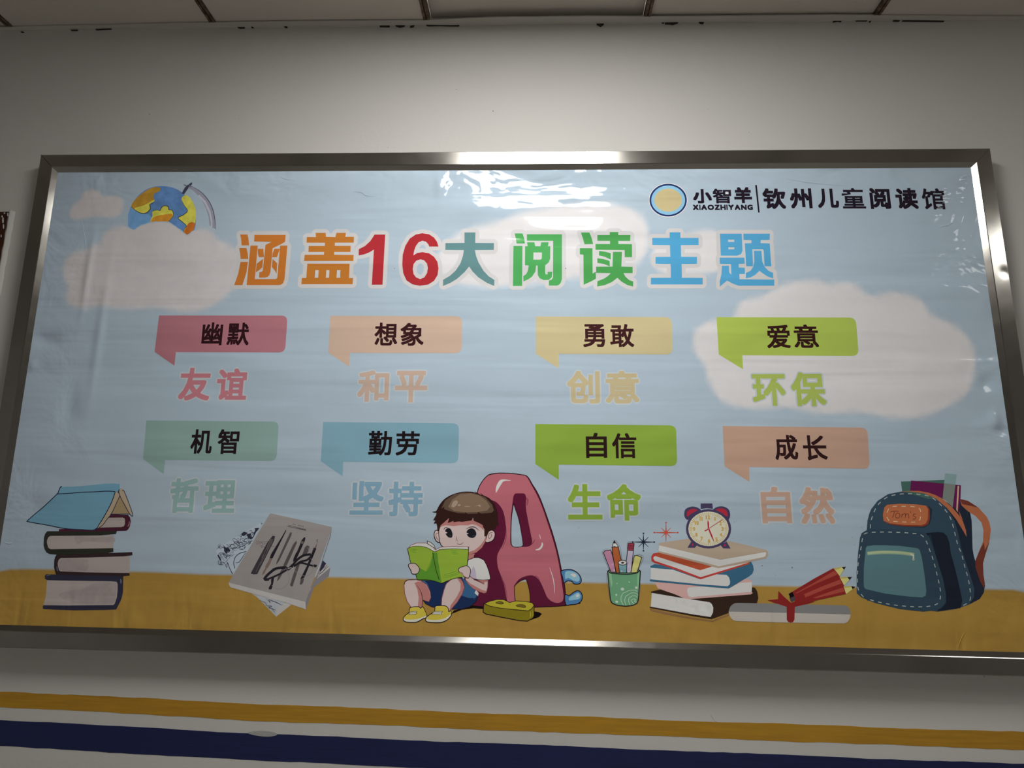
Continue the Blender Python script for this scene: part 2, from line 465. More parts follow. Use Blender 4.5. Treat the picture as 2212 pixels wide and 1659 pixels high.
# chipped plaster and open gaps under the angle
chips = MB()
def flat(poly, y=-.0040, th=.0045):
    q = [PW(*p, y) for p in poly]
    chips.hexa([(x, y, z) for x, z in q], [(x, y+th, z) for x, z in q])
S = 2212/240
for ox, ps in ((0, "400,628 450,625 470,632 430,638|1400,594 1540,592 1500,600 1420,602|1900,580 2212,566 2212,570 1900,586"),
               (380, "40,538 200,532 190,550 60,550|320,535 680,532 670,543 330,547|1210,528 1380,528 1350,548 1270,552 1230,545|1490,530 1540,530 1535,545 1500,545|2150,525 2212,522 2212,542 2170,540"),
               (820, "0,508 200,508 180,528 60,522 0,524|310,503 500,503 470,520 400,535 340,518|620,510 690,500 660,530 600,535|920,492 1400,485 1620,485 1560,510 1200,500 960,506"),
               (1280, "0,450 80,446 350,440 330,465 230,465 210,490 160,518 120,495 70,465 0,468|380,432 980,436 980,444 580,446 575,464 560,448 500,452 380,442|1000,436 1430,440 1430,450 1200,446|1440,430 1715,432 1700,450 1640,465 1600,480 1560,470 1450,465|2070,428 2212,430 2212,465 2150,460 2140,442"),
               (1800, "0,405 60,395 180,405 160,425 100,415 0,430|330,400 680,402 680,410 330,408|720,412 760,412 740,440|1200,398 1330,404 1320,414 1200,410|1380,405 2212,412 2212,422 1380,412")):
    for pl in ps.split('|'):
        flat([(ox+a/S, b/S) for a, b in pts(pl)])
tag(chips.out('plaster_gap', m_dark, wall), 'dark chipped gaps in the plaster under the ceiling trim', kind='stuff')

# hand painted bands on the wall, slightly uneven edges
def band(name, mat, up, lo, label, jig):
    mb = MB(); rnd = random.Random(jig)
    def at(tab, x):
        for (a, ya), (b, yb) in zip(tab, tab[1:]):
            if x <= b or (b, yb) == tab[-1]: return ya+(yb-ya)*(x-a)/(b-a)
    xs = [-180+i*26 for i in range(128)]
    U = [PW(x, at(up, x)+rnd.uniform(-.8, .8)+.8*math.sin(x*.013+jig)) for x in xs]
    L = [PW(x, at(lo, x)+rnd.uniform(-.9, .9)+.8*math.sin(x*.011+2*jig)) for x in xs]
    v = [(x, -.0004, z) for x, z in U]+[(x, -.0004, z) for x, z in L]; n = len(xs)
    f = [(i, n+i, n+i+1, i+1) for i in range(n-1)]
    # thin rim of paint down to the wall
    v += [(x, .0005, z) for x, z in U]+[(x, .0005, z) for x, z in L]
    f += [(2*n+i, i, i+1, 2*n+i+1) for i in range(n-1)]+[(n+i, 3*n+i, 3*n+i+1, n+i+1) for i in range(n-1)]
    return tag(link(name, v, f, mat, wall), label)
band('painted_stripe', m_gold, [(0,1493),(560,1521),(1400,1554),(2212,1581.5)], [(0,1527),(560,1557),(1400,1589.5),(2212,1620)], 'upper gold painted stripe under the sign', 1)
band('painted_stripe', m_navy, [(0,1555),(560,1585),(1400,1619),(2212,1651)], [(0,1612),(560,1643),(917,1659),(2212,1712)], 'lower navy blue painted stripe', 2)
sm = [(535,1583),(555,1579),(575,1579),(596,1583),(597,1588),(580,1591),(556,1589)]
q = [PW(*p) for p in smooth_pts(sm)]
tag(link('paint_smear', [(x, -.0009, z) for x, z in q], [tuple(range(len(q)))], newmat('smeared_grey_paint', (.44,.44,.43), .6), wall), 'grey white paint smear on the top edge of the navy stripe')
# little nicks on the wall
nk = MB()
for px, py, r in ((323,247,1.6),(516,256,1),(986,193,1.3),(1618,286,1.3),(1530,236,.9),(838,319,1.2),(590,145,.9),(1065,240,2.2),(1118,1457,1),(2126,1462,2)):
    q = [PW(px+r*.6*math.cos(a*PI/3), py+r*.5*math.sin(a*PI/3)) for a in range(6)]
    nk.hexa([(x, -.0006, z) for x, z in q], [(x, .001, z) for x, z in q])
tag(nk.out('wall_nick', newmat('dust_spot', (.2,.19,.18), .9), wall), 'small dark nicks and specks on the white wall', kind='stuff')
q = [PW(*p) for p in ((1534,1543),(1537,1545),(1547,1557),(1545,1558))]
MB().hexa([(x, -.0008, z) for x, z in q], [(x, .001, z) for x, z in q]).out('plaster_ridge', m_wall, wall)

# brown varnished jamb at the left with a raised plaster edge
ztop = PW(12, 459)[1]
tj = MB().box(-1.429, -1.400, -.006, .004, .0, ztop).out('trim_2', m_wood, bevel=.002); tag(tj, kind='structure')
MB().box(-1.56, -1.431, -.002, .004, .0, ztop+.001).out('inner_jamb', newmat('dark_brown_wood', (.018,.006,.004), .4), tj)
rd = random.Random(4)
for px, py, w, h in ((11,478,3,9),(12,491,2,7),(9,470,2,3),(21,466,2,5),(14,463,3,2),(1,530,2,6),(7,512,1.5,4),(3,575,2,5),(1,590,1.5,4)):
    q = [PW(px+w/2*math.cos(a*PI/4)*rd.uniform(.7,1.2), py+h/1.3*math.sin(a*PI/4)*rd.uniform(.8,1.2)) for a in range(8)]
    MB().hexa([(x, -.0072, z) for x, z in q], [(x, -.003, z) for x, z in q]).out('plaster_splash', m_wall, tj)
v = []; f = []; rd = random.Random(9); n = 90
for i in range(n):
    z = ztop+.002-(ztop-.9)*i/(n-1); j = rd.uniform(-.0012, .0012)
    v += [(-1.401+j, 0, z), (-1.400+j, -.007, z), (-1.394, -.0085, z), (-1.3885+j, 0, z)]
    if i: a = (i-1)*4; b = i*4; f += [(a+q, b+q, b+q+1, a+q+1) for q in range(3)]
f += [(0, 1, 2, 3)]
link('plaster_bead', v, f, m_wall, tj, smooth=True)

# ---------------------------------------------------------------- LED panels in the grid
def led(i, j, rows, mat, label):
    a, b, c, d = GX[i]+.010, GX[i+1]-.010, GY[j+rows]+.010, GY[j]-.010
    z = cz((a+b)/2)
    e = bpy.data.objects.new('led_panel', None); C.objects.link(e); e.location = ((a+b)/2, (c+d)/2, z)
    tag(e, label, 'ceiling light')
    hx, hy = (b-a)/2, (d-c)/2
    fr = MB(); w = .028
    fr.box(-hx, hx, -hy, -hy+w, -.002, .03); fr.box(-hx, hx, hy-w, hy, -.002, .03)
    fr.box(-hx, -hx+w, -hy+w, hy-w, -.002, .03); fr.box(hx-w, hx, -hy+w, hy-w, -.002, .03)
    fr.out('panel_frame', m_white, e)
    MB().box(-hx+w, hx-w, -hy+w, hy-w, .003, .008).out('diffuser', mat, e)
led(4, 1, 1, m_led, 'bright square panel light in the ceiling just in front of the sign')
led(8, 2, 1, m_led2, 'dimmer square panel light in the ceiling right of the sign')

# ================================================================ STEEL FRAME (out of square by half a degree, as hung)
ROT, SHR = math.radians(.11), math.radians(.64)
KF = abs(CAMY-FRONT_Y)
vx0, vx1, vz0, vz1 = -.8903276*KF, .7585140*KF, -.2274755*KF, .6036656*KF
def uv(u, v):     # u across, v up, on the frame's own axes -> X, Z
    # x + tan(ROT+SHR) z = u ; z - tan(ROT) x = v
    a, b = math.tan(ROT+SHR), math.tan(ROT)
    x = (u - a*v)/(1+a*b); return x, v + b*x + CAMZ
frame = bpy.data.objects.new('steel_frame', None); C.objects.link(frame)
frame.location = (uv((vx0+vx1)/2, vz0)[0], 0, uv((vx0+vx1)/2, vz0)[1])
tag(frame, 'brushed stainless steel frame with mitred corners around the printed banner', 'frame')
FW, LW = .0350, .0115
prof = [(0, 0), (0, FRONT_Y+.002), (.002, FRONT_Y), (FW, FRONT_Y), (FW+.0015, FRONT_Y+.0008), (FW+LW, SHEET_Y-.0002), (FW+LW, SHEET_Y+.003), (FW-.004, SHEET_Y+.003), (FW-.006, 0)]
def cor(ins):
    return [uv(vx0+ins, vz1-ins), uv(vx1-ins, vz1-ins), uv(vx1-ins, vz0+ins), uv(vx0+ins, vz0+ins)]
names = ['frame_rail']*4; labs = ['top rail of the steel frame with a bright lamp reflection', 'right rail of the steel frame with a small dent', 'bottom rail of the steel frame', 'left rail of the steel frame']
ox, oz = frame.location.x, frame.location.z
for s in range(4):
    A_ = [cor(i)[s] for i, _ in prof]; B_ = [cor(i)[(s+1) % 4] for i, _ in prof]
    v = []; NSEG = 24
    for k in range(NSEG+1):
        u = k/NSEG; u = .0006+u*.9988 if 0 else u
        for (a, b, (i, y)) in zip(A_, B_, prof):
            v.append((a[0]+(b[0]-a[0])*u-ox, y, a[1]+(b[1]-a[1])*u-oz))
    n = len(prof); f = []
    for k in range(NSEG):
        for q in range(n):
            w = (q+1) % n; f.append((k*n+q, k*n+w, (k+1)*n+w, (k+1)*n+q))
    f += [tuple(range(n)), tuple(NSEG*n+q for q in reversed(range(n)))]
    o = link(names[s], v, f, m_steel, frame); tag(o, labs[s])
    bm = bmesh.new(); bm.from_mesh(o.data); bmesh.ops.recalc_face_normals(bm, faces=bm.faces); bm.to_mesh(o.data); bm.free()
# thin dark weld seams on the two upper mitres
for s in (0, 1):
    a, b = cor(.001)[s], cor(FW)[s]; d = .0005
    MB().hexa([(a[0]-ox-d, FRONT_Y-.0003, a[1]-oz), (b[0]-ox-d, FRONT_Y-.0003, b[1]-oz), (b[0]-ox+d, FRONT_Y-.0003, b[1]-oz+d), (a[0]-ox+d, FRONT_Y-.0003, a[1]-oz+d)],
              [(a[0]-ox-d, FRONT_Y+.001, a[1]-oz), (b[0]-ox-d, FRONT_Y+.001, b[1]-oz), (b[0]-ox+d, FRONT_Y+.001, b[1]-oz+d), (a[0]-ox+d, FRONT_Y+.001, a[1]-oz+d)]).out('mitre_seam', m_dark, frame)
# ================================================================ THE PRINTED BANNER
c4 = [cor(FW+LW-.002)[i] for i in (0, 1, 2, 3)]
bn = 40; v = []
for j in range(11):
    for i in range(bn+1):
        u, w = i/bn, j/10
        tx = [c4[0][q]*(1-u)+c4[1][q]*u for q in (0, 1)]; bx = [c4[3][q]*(1-u)+c4[2][q]*u for q in (0, 1)]
        v.append((tx[0]*(1-w)+bx[0]*w, SHEET_Y, tx[1]*(1-w)+bx[1]*w))
f = [(j*(bn+1)+i, (j+1)*(bn+1)+i, (j+1)*(bn+1)+i+1, j*(bn+1)+i+1) for j in range(10) for i in range(bn)]
nb = len(v)
rim = [i for i in range(bn+1)] + [j*(bn+1)+bn for j in range(1, 11)] + [10*(bn+1)+i for i in range(bn-1, -1, -1)] + [j*(bn+1) for j in range(9, 0, -1)]
v += [(v[i][0], SHEET_Y+.001, v[i][2]) for i in rim]; nr = len(rim)
f += [(rim[k], nb+k, nb+(k+1) % nr, rim[(k+1) % nr]) for k in range(nr)] + [tuple(nb+k for k in reversed(range(nr)))]
banner = link('printed_banner', v, f, m_vinyl)
at = banner.data.color_attributes.new('ink', 'FLOAT_COLOR', 'POINT')
at.data.foreach_set('color', [q for _ in v for q in (*SKY, .03)])
tag(banner, 'light blue glossy vinyl reading poster stretched inside the steel frame', 'banner')
def lerp(a, b, u): return tuple(a[i]*(1-u)+b[i]*u for i in range(3))

# --- ground
ref(110, 124, 136)
GND = ink((112, 90, 42)); 
gt = [(-40,1233),(0,1234),(20,1230),(60,1229),(120,1230),(330,1236),(440,1240.5),(740,1247),(850,1249.5),(1280,1259),(1680,1266),(2127,1273),(2190,1274),(2212,1279),(2232,1292),(2240,1310)]
A = Art(layer=1e-4)
g = [q for q in gt]; k = len(g); low = [(g[i][0], 1400+(g[i][0]*.03)) for i in range(k)]
# clip to the sheet: bottom edge follows the frame
def bottom_y(px): return 1346.6+px*.0273+3
lo = [(x, bottom_y(x)+6) for x, y in g]
rows = [[(x, y-3) for x, y in g], [(x, y) for x, y in g], [(x, y+3) for x, y in g], lo]
cols = [SKY, lerp(SKY, GND, .5), GND, GND]
P2 = [p for r in rows for p in r]; CC = [cols[r] for r in range(4) for _ in range(k)]
tr = []
for r in range(3):
    for i in range(k-1): tr += [(r*k+i, r*k+i+1, (r+1)*k+i+1), (r*k+i, (r+1)*k+i+1, (r+1)*k+i)]
# keep inside the sheet horizontally
P2 = [(max(p[0], 123-.1545*(p[1]-376)-4), p[1]) for p in P2]
P2 = [(min(p[0], 2098+.139*(p[1]-364)+6), p[1]) for p in P2]
A.add(P2, tr, GND, cols=CC, al=.10); A.out('ground_print', banner, 'golden ground strip along the bottom of the print')

# --- clouds and the globe
ref(125, 138, 148)
CLD = ink((150, 147, 148)); CLD2 = ink((156, 155, 157))
G = (0, 380, 3.95)
ref(108, 121, 131)
pal = inks(b=(60,88,125), lb=(72,105,138), y=(150,135,55), g=(120,92,32), o=(140,95,30), r=(130,72,25), k=(35,33,32), v=(40,42,58), gr=(95,98,110), lg=(120,122,132))
A = Art(G, 1.5e-4)
draw(A, """
m b .55 1092,377 1110,280 1165,185 1260,110 1382,87 1505,112 1600,185 1655,275 1672,377 1655,470 1600,550 1382,600 1200,560 1110,470
m lb .4 1094,330 1120,270 1150,290 1215,320 1270,330 1300,380 1290,450 1180,500 1108,480 1094,400
m g .5 1120,262 1155,200 1225,140 1300,100 1360,100 1366,125 1322,150 1308,180 1318,215 1276,240 1280,280 1255,310 1215,318 1168,300
m y .5 1150,275 1230,250 1310,205 1316,218 1278,242 1280,280 1255,310 1215,318 1175,303
m y .5 1285,395 1300,340 1300,305 1340,290 1365,295 1378,270 1400,255 1435,262 1440,285 1470,295 1478,335 1450,375 1420,405 1350,410
m o .5 1290,395 1310,355 1370,335 1460,325 1474,340 1448,378 1420,405 1350,410
m y .5 1555,180 1590,165 1630,200 1665,270 1672,340 1665,400 1640,460 1600,520 1565,500 1575,450 1590,425 1555,390 1520,358 1565,330 1600,297 1570,250 1550,210
m r .6 1568,490 1590,435 1610,405 1640,395 1664,410 1648,465 1605,520
c k 7 1120,262 1165,300 1215,320 1255,312 1282,280 1278,245 1300,235 1318,215
c k 6 1298,345 1300,305 1340,290 1365,296 1378,270 1400,255 1435,262 1440,287 1468,293 1480,335 1452,375 1420,403
c k 6 1550,205 1570,250 1600,297 1565,332 1520,358 1555,392 1590,425 1575,452 1562,490
f v 1550,148 1578,98 1636,52 1641,70 1602,112 1572,156
f gr 1566,70 1625,85 1700,125 1765,190 1810,270 1832,360 1836,450 1828,515 1785,480 1788,420 1780,350 1755,270 1710,190 1650,125 1600,100 1567,85
f lg 1700,160 1755,215 1795,300 1812,380 1812,480 1797,480 1800,400 1785,320 1745,235 1690,170
c v 6 1625,85 1700,125 1765,190 1810,270 1832,360 1836,450 1828,510
c v 5 1567,72 1600,88 1640,92
f v 1553,152 1580,100 1604,75 1616,86 1572,156
""", pal)
A.out('globe_print', banner, 'watercolour globe with a grey arc stand half behind the cloud')
for nm, pl, w, lab in (
    ('cloud_print', "545,800 568,710 640,650 730,632 800,592 862,570 885,500 960,448 1060,430 1140,462 1220,420 1330,397 1440,402 1530,460 1600,508 1650,472 1740,455 1820,492 1850,540 1960,590 2060,680 2095,790 2050,900 1970,980 1880,1062 1760,1130 1620,1160 1480,1148 1330,1122 1200,1132 1000,1128 850,1108 720,1128 600,1098 565,1040 580,950 550,870", 34, 'large white brushed cloud under the globe'),
    ('cloud_print', "598,350 620,260 680,205 720,140 790,118 850,140 890,175 980,172 1042,200 1050,260 1020,330 940,355 820,345 740,358 660,366", 22, 'small white cloud at the top left')):
    A = Art(G, 4.4e-4); A.soft(CLD, pts(pl), w, SKY, al=.08, thin=(1382, 377, 330)); A.out(nm, banner, lab)
for pl, w, lab in (
    ("1500,720 1530,695 1580,688 1602,652 1645,640 1700,612 1760,606 1790,613 1840,612 1880,638 1930,632 1985,646 2012,680 2060,702 2098,740 2106,790 2092,845 2050,876 1990,900 1930,902 1850,890 1780,893 1700,880 1620,882 1560,866 1530,820 1522,790 1502,760", 9, 'large white cloud on the right behind the green bubble'),
    ("985,610 948,585 950,545 1000,500 1070,480 1160,452 1300,440 1375,458 1400,500 1392,552 1340,588 1240,600 1150,612 1060,618", 10, 'pale cloud behind the middle of the title'),
    ("1408,560 1425,522 1470,508 1540,498 1568,530 1560,580 1500,592 1435,590", 8, 'small pale cloud between the two blue title characters')):
    lay = 2.2e-4 + 3e-5*('small' in lab); A = Art(layer=lay); A.soft(CLD2, pts(pl), w, SKY, al=.04); A.out('cloud_print', banner, lab)

# --- title
ref(163, 177, 188)
WH = ink((196, 197, 197))
cA, cB, cC = (490, 480, 5.53), (860, 480, 5.53), (1230, 480, 4.7064)
def title(crop, txt, col, label, rf, smooth=()):
    ref(*rf); A = Art(crop, 6.6e-4)
    P = []
    for k, ln in enumerate(txt.strip().splitlines()):
        loops = [pts(q) for q in ln.split('|')]
        if k in smooth: loops = [smooth_pts(q) for q in loops]
        P.append(loops)
    polychar(A, P, ink(col), (.78, .775, .80), 8.6)
    A.out('title_character', banner, label)
title(cA, """160,148 247,148 258,195 266,277 177,277 172,205
148,310 236,310 250,370 257,440 166,440 160,370
165,475 253,475 235,600 187,752 88,752 135,620
330,152 703,152 696,235 650,262 548,312 535,450 522,590 510,630 490,652 460,662 385,662 390,595 418,592 430,578 446,430 462,272 537,235 326,231
368,318 436,318 445,418 383,418 372,380
568,318 634,318 600,418 540,420 548,370
435,438 425,540 385,575 347,598 356,497
547,440 603,492 595,615 568,570 537,535
283,280 370,280 335,680 580,680 600,670 604,655 636,280 724,280 690,680 672,730 650,746 620,752 237,752""", (152,90,36), 'first title character, orange', (132,146,157))
title(cA, """1062,128 1180,128 1186,176 1298,178 1309,128 1423,128 1415,175 1519,175 1516,245 1292,245 1290,283 1480,283 1477,356 1285,356 1282,388 1515,392 1512,464 923,464 930,390 1160,388 1163,356 975,356 979,284 1170,284 1173,247 953,245 956,178 1065,178
962,495 1467,495 1460,667 1507,667 1503,741 891,741 897,667 949,667|1057,572 1098,572 1092,664 1050,664|1189,572 1226,572 1222,664 1182,664|1317,572 1357,572 1354,664 1310,664""", (166,104,42), 'second title character, orange', (150,166,178))
title(cA, """1765,148 1892,148 1860,747 1732,747 1757,327 1700,362 1640,385 1575,397 1577,323 1650,285 1715,225""", (162,45,52), 'red digit one of the title', (160,176,190))
title(cB, """482,292 373,292 360,262 330,232 290,222 245,240 212,285 192,340 182,397 230,367 290,358 370,372 430,415 470,475 482,550 472,630 430,700 360,745 260,760 170,742 100,695 62,610 50,510 55,390 85,285 140,195 210,148 290,132 370,145 430,185 465,235|268,445 310,455 345,495 355,550 345,610 312,660 265,680 215,660 185,620 175,560 185,500 220,458""", (170,48,54), 'red digit six of the title', (172,190,204), smooth=())
title(cB, """793,123 923,123 922,248 1145,250 1143,332 918,334 930,400 960,480 1020,580 1080,645 1150,690 1149,762 1060,725 960,660 890,590 849,530 790,600 700,680 620,728 536,762 538,688 620,640 690,575 745,490 775,400 785,334 564,332 566,250 793,248""", (108,146,146), 'grey-green title character meaning great', (188,202,212))
title(cB, """1392,134 1485,134 1505,190 1515,255 1415,255 1405,190
1378,284 1485,284 1481,762 1371,762
1538,145 1957,145 1957,680 1940,730 1915,752 1890,758 1800,757 1801,695 1830,690 1850,660 1852,223 1538,222
1540,240 1628,240 1638,288 1700,288 1710,240 1798,240 1790,288 1818,288 1817,430 1800,480 1757,515 1757,600 1762,622 1785,625 1787,592 1842,592 1835,660 1800,690 1740,692 1690,670 1668,630 1667,518 1648,518 1640,590 1600,650 1560,680 1497,708 1495,645 1530,620 1550,580 1560,517 1515,515 1517,288 1548,288|1617,362 1718,362 1716,435 1700,448 1615,448""", (86,172,94), 'first green title character', (186,200,210))
title(cC, """116,105 203,105 228,165 241,223 154,225 135,160
106,265 234,265 236,523 268,502 270,575 215,605 145,636 142,330 106,328
410,100 497,100 497,131 620,131 618,191 498,191 498,222 636,223 637,356 562,356 561,284 265,281 265,222 412,222 412,191 284,190 284,131 410,131
442,302 534,302 528,452 642,455 643,518 550,518 570,555 610,590 648,603 648,654 590,640 530,605 488,566 430,610 360,640 282,654 284,600 350,575 395,545 420,518 272,516 272,453 438,452
302,293 360,300 420,316 420,381 360,352 300,338
284,366 340,374 408,392 411,450 350,425 284,414""", (80,160,84), 'second green title character', (180,195,206))
title(cC, """1019,103 1127,103 1129,160 1313,160 1313,232 1133,234 1136,352 1297,353 1297,424 1141,425 1144,565 1354,566 1356,633 827,633 829,566 1031,565 1029,425 875,423 876,353 1026,352 1022,234 842,232 842,160 1019,160""", (82,158,200), 'first blue title character', (172,187,199))
title(cC, """1530,117 1751,117 1760,290 1745,325 1705,341 1539,341|1613,178 1675,178 1676,201 1613,201|1616,255 1678,255 1675,276 1616,276
1768,117 2037,117 2036,181 1945,183 1943,213 2036,216 2053,448 1983,448 1975,290 1965,275 1860,275 1866,448 1797,448 1783,215 1850,213 1852,183 1770,181
1875,290 1952,290 1960,400 1985,455 2025,495 2070,515 2072,572 2010,550 1965,520 1931,494 1890,535 1845,560 1793,571 1794,516 1840,495 1868,455 1880,400
1527,361 1779,361 1782,422 1720,425 1722,461 1783,464 1785,526 1727,528 1730,580 2082,584 2083,646 1720,646 1660,625 1605,595 1565,625 1530,657 1529,598 1545,530 1550,443 1622,443 1624,510 1646,535 1642,425 1530,424""", (80,152,194), 'second blue title character', (162,177,190))

# --- speech bubbles and words
W1, W2 = (290, 660, 3.0301), (1130, 660, 2.8727)
def bubble(crop, s, col, rf, chars, ccol, label, words, wcol, wlabel):
    ref(*rf); A = Art(crop, 5.6e-4); TL, TR, BR, N_, T_, BL = pts(s); r = 42
    def rc(c, a, b, n=6):
        def to(p, q): d = math.hypot(q[0]-p[0], q[1]-p[1]); return (p[0]+(q[0]-p[0])*r/d, p[1]+(q[1]-p[1])*r/d)
        A0, B0 = to(c, a), to(c, b); o = []
        for i in range(n+1):
            u = i/n; o.append(tuple((1-u)**2*A0[j]+2*u*(1-u)*c[j]+u*u*B0[j] for j in (0, 1)))
        return o
    A.fill(ink(col), [[TL]+rc(TR, TL, BR)+rc(BR, TR, N_)+[N_, T_, BL]])
    b = A.out('speech_bubble', banner, label)
    A = Art(crop, 6.2e-4)
    for ch, bx in chars: char(A, ch, bx, ink(ccol), bold=.022)
    A.out('bubble_lettering', b, 'dark two-character word on the bubble')
    A = Art(crop, 6.0e-4)
    for ch, bx in words: char(A, ch, bx, ink(wcol), bold=.030, halo=(.69, .755, .83), hr=.045)
    A.out('word_lettering', banner, wlabel)
DK = (34, 16, 20)
bubble(W1, "163,65 1004,66 987,307 273,305 263,393 133,303", (138,92,101), (133,148,160), [('幽', (437,110,585,260)), ('默', (602,112,760,260))], DK, 'pink speech bubble, first of the upper row', [('友', (283,408,510,622)), ('谊', (532,412,748,618))], (150,97,106), 'pink word below the pink bubble')
bubble(W1, "1285,67 2146,70 2143,312 1412,310 1407,400 1270,308", (184,160,143), (158,174,187), [('想', (1570,112,1726,262)), ('象', (1740,114,1898,264))], (52,26,28), 'beige speech bubble, second of the upper row', [('和', (1458,425,1672,630)), ('平', (1703,427,1922,635))], (178,156,142), 'beige word below the beige bubble')
bubble(W1, "80,752 947,760 930,1018 202,1010 193,1103 58,1003", (103,127,124), (125,139,151), [('机', (363,810,518,970)), ('智', (540,810,693,972))], (24,16,20), 'grey-green speech bubble, first of the lower row', [('哲', (223,1130,428,1358)), ('理', (448,1143,672,1358))], (104,130,130), 'grey-green word below the grey-green bubble')
bubble(W1, "1237,762 2126,772 2121,1032 1368,1022 1364,1118 1221,1018", (111,146,162), (148,163,176), [('勤', (1530,820,1690,982)), ('劳', (1710,822,1870,982))], (26,18,22), 'blue speech bubble, second of the lower row', [('坚', (1408,1148,1638,1370)), ('持', (1660,1152,1892,1380))], (112,145,165), 'blue word below the blue bubble')
bubble(W2, "79,68 922,72 928,304 220,300 220,388 79,300", (205,190,146), (178,194,207), [('勇', (370,115,510,258)), ('敢', (537,115,690,258))], (66,34,36), 'pale yellow speech bubble, third of the upper row', [('创', (270,405,478,608)), ('意', (507,405,722,608))], (200,184,144), 'pale yellow word below the yellow bubble')
bubble(W2, "1200,72 2064,75 2083,313 1360,309 1364,395 1214,304", (164,182,84), (165,180,193), [('爱', (1505,120,1662,265)), ('意', (1673,118,1838,263))], (52,26,26), 'lime green speech bubble on the big cloud', [('环', (1415,425,1635,622)), ('保', (1655,415,1885,625))], (160,176,88), 'lime green word on the big cloud')
bubble(W2, "76,735 949,744 956,996 221,987 221,1081 76,983", (130,158,62), (160,175,188), [('自', (388,790,522,946)), ('信', (550,792,706,948))], (42,24,24), 'vivid green speech bubble, third of the lower row', [('生', (275,1108,493,1328)), ('命', (517,1108,735,1335))], (128,158,60), 'vivid green word above the pen cup')
bubble(W2, "1238,747 2136,758 2151,1013 1403,1002 1404,1094 1250,997", (168,137,120), (150,164,176), [('成', (1555,803,1710,958)), ('长', (1730,805,1892,960))], (42,22,24), 'salmon speech bubble, last of the lower row', [('自', (1470,1125,1670,1352)), ('然', (1707,1127,1938,1355))], (170,140,124), 'salmon word right of the alarm clock')

# --- the library's name with its round badge (mascot left out)
ref(150, 163, 172)
Lc = (1380, 370, 3.2529); BK = ink((30, 22, 32))
A = Art(Lc, 3.0e-4)
wh = ink((190,192,190))
for c, r1 in ((wh, 5), (ink((30,45,85)), 0), (ink((120,160,195)), -12), (ink((170,155,115)), -34)):
    A.fill(c, [ell(206, 203, 131+r1, 115+r1, 48)])
A.out('logo_badge', banner, 'round navy ringed badge left of the library name')
A = Art(Lc, 3.2e-4)
for ch, bx in (('小', (378,125,515,226)), ('智', (516,122,652,226)), ('羊', (665,112,798,224))): char(A, ch, bx, BK, bold=.03 if ch == '智' else .05)
A.z += 3e-5
st = []
for i in range(10):
    r = 13 if i % 2 == 0 else 5.5; st.append((618+r*math.sin(i*PI/5), 153-r*math.cos(i*PI/5)))
A.fill(wh, [st])
x = 378
for ch, w in zip('XIAOZHIYANG', (43, 11, 43, 47, 38, 40, 11, 42, 43, 42, 41)):
    char(A, ch, (x, 235, x+w, 272), BK, bold=.075); x += w+2.3
A.fill(BK, [[(817,97),(829,97),(849,290),(838,290)]])
A.out('logo_lettering', banner, 'black logo lettering beside the badge')
A = Art(Lc, 3.2e-4)
for ch, bx in zip('钦州儿童阅读馆', ((865,120,1037,265), (1055,120,1222,262), (1248,122,1410,258), (1420,118,1598,262), (1615,118,1775,265), (1795,118,1968,265), (1980,120,2160,268))):
    char(A, ch, bx, BK, bold=.022 if ch in '童馆' else .036)
A.out('name_lettering', banner, 'black seven-character library name at the top right')

# --- real creases standing up from the vinyl
def crease(path, w, h, col):
    pp = smooth_pts(path, False, 5); v = []; f = []; k = len(pp)
    for i, (a, b) in enumerate(pp):
        t_ = w*(1-abs(2*i/(k-1)-1)**2)+.05
        for (ox, y) in ((-t_, 0), (0, -h*(1-abs(2*i/(k-1)-1)**2)), (t_*1.6, 0)):
            x, z = PW(a+ox*.35, b+ox, SHEET_Y); v.append((x, SHEET_Y-6e-5+y, z))
        if i: a0 = (i-1)*3; b0 = i*3; f += [(a0, a0+1, b0+1, b0), (a0+1, a0+2, b0+2, b0+1)]
    o = link('vinyl_crease', v, f, m_vinyl, banner)
    at = o.data.color_attributes.new('ink', 'FLOAT_COLOR', 'POINT'); at.data.foreach_set('color', [q for _ in v for q in (*col, 0)])
    bm = bmesh.new(); bm.from_mesh(o.data)
    for fc in bm.faces:
        fc.normal_update()
        if fc.normal.y > 0: fc.normal_flip()
    bm.to_mesh(o.data); bm.free()
for pth, w, h, c in (([(1696,386),(1740,393),(1770,396),(1830,402)], 1.6, .0011, SKY), ([(600,378),(615,386),(628,388),(640,391)], 1.6, .001, SKY), ([(760,413),(780,415),(790,422),(815,424)], 1.5, .001, SKY),
                     ([(2028,492),(2036,488),(2046,486),(2062,479)], 2.2, .0013, SKY), ([(2085,1364),(2076,1380),(2068,1402)], 1.8, .0012, GND), ([(8,1171),(18,1174),(28,1173)], 1.8, .0012, SKY),
                     ([(176,470),(183,510),(187,545)], 1.5, .001, SKY)):
    crease(pth, w, h, c)
# --- helper for motifs that have parts: first block is the motif itself, the others its children
def figure(name, label, crop, pal, blocks, layer=6e-4):
    z = layer; root = None
    for nm, lab, txt in blocks:
        A = Art(crop, z); draw(A, txt, pal)
        kd = 'stuff' if lab.startswith('STUFF') else None; lab = lab.replace('STUFF', '')
        o = A.out(nm if root else name, root or banner, lab if root else label, kd)
        if root is None: root = o
        z = A.z
    return root, z

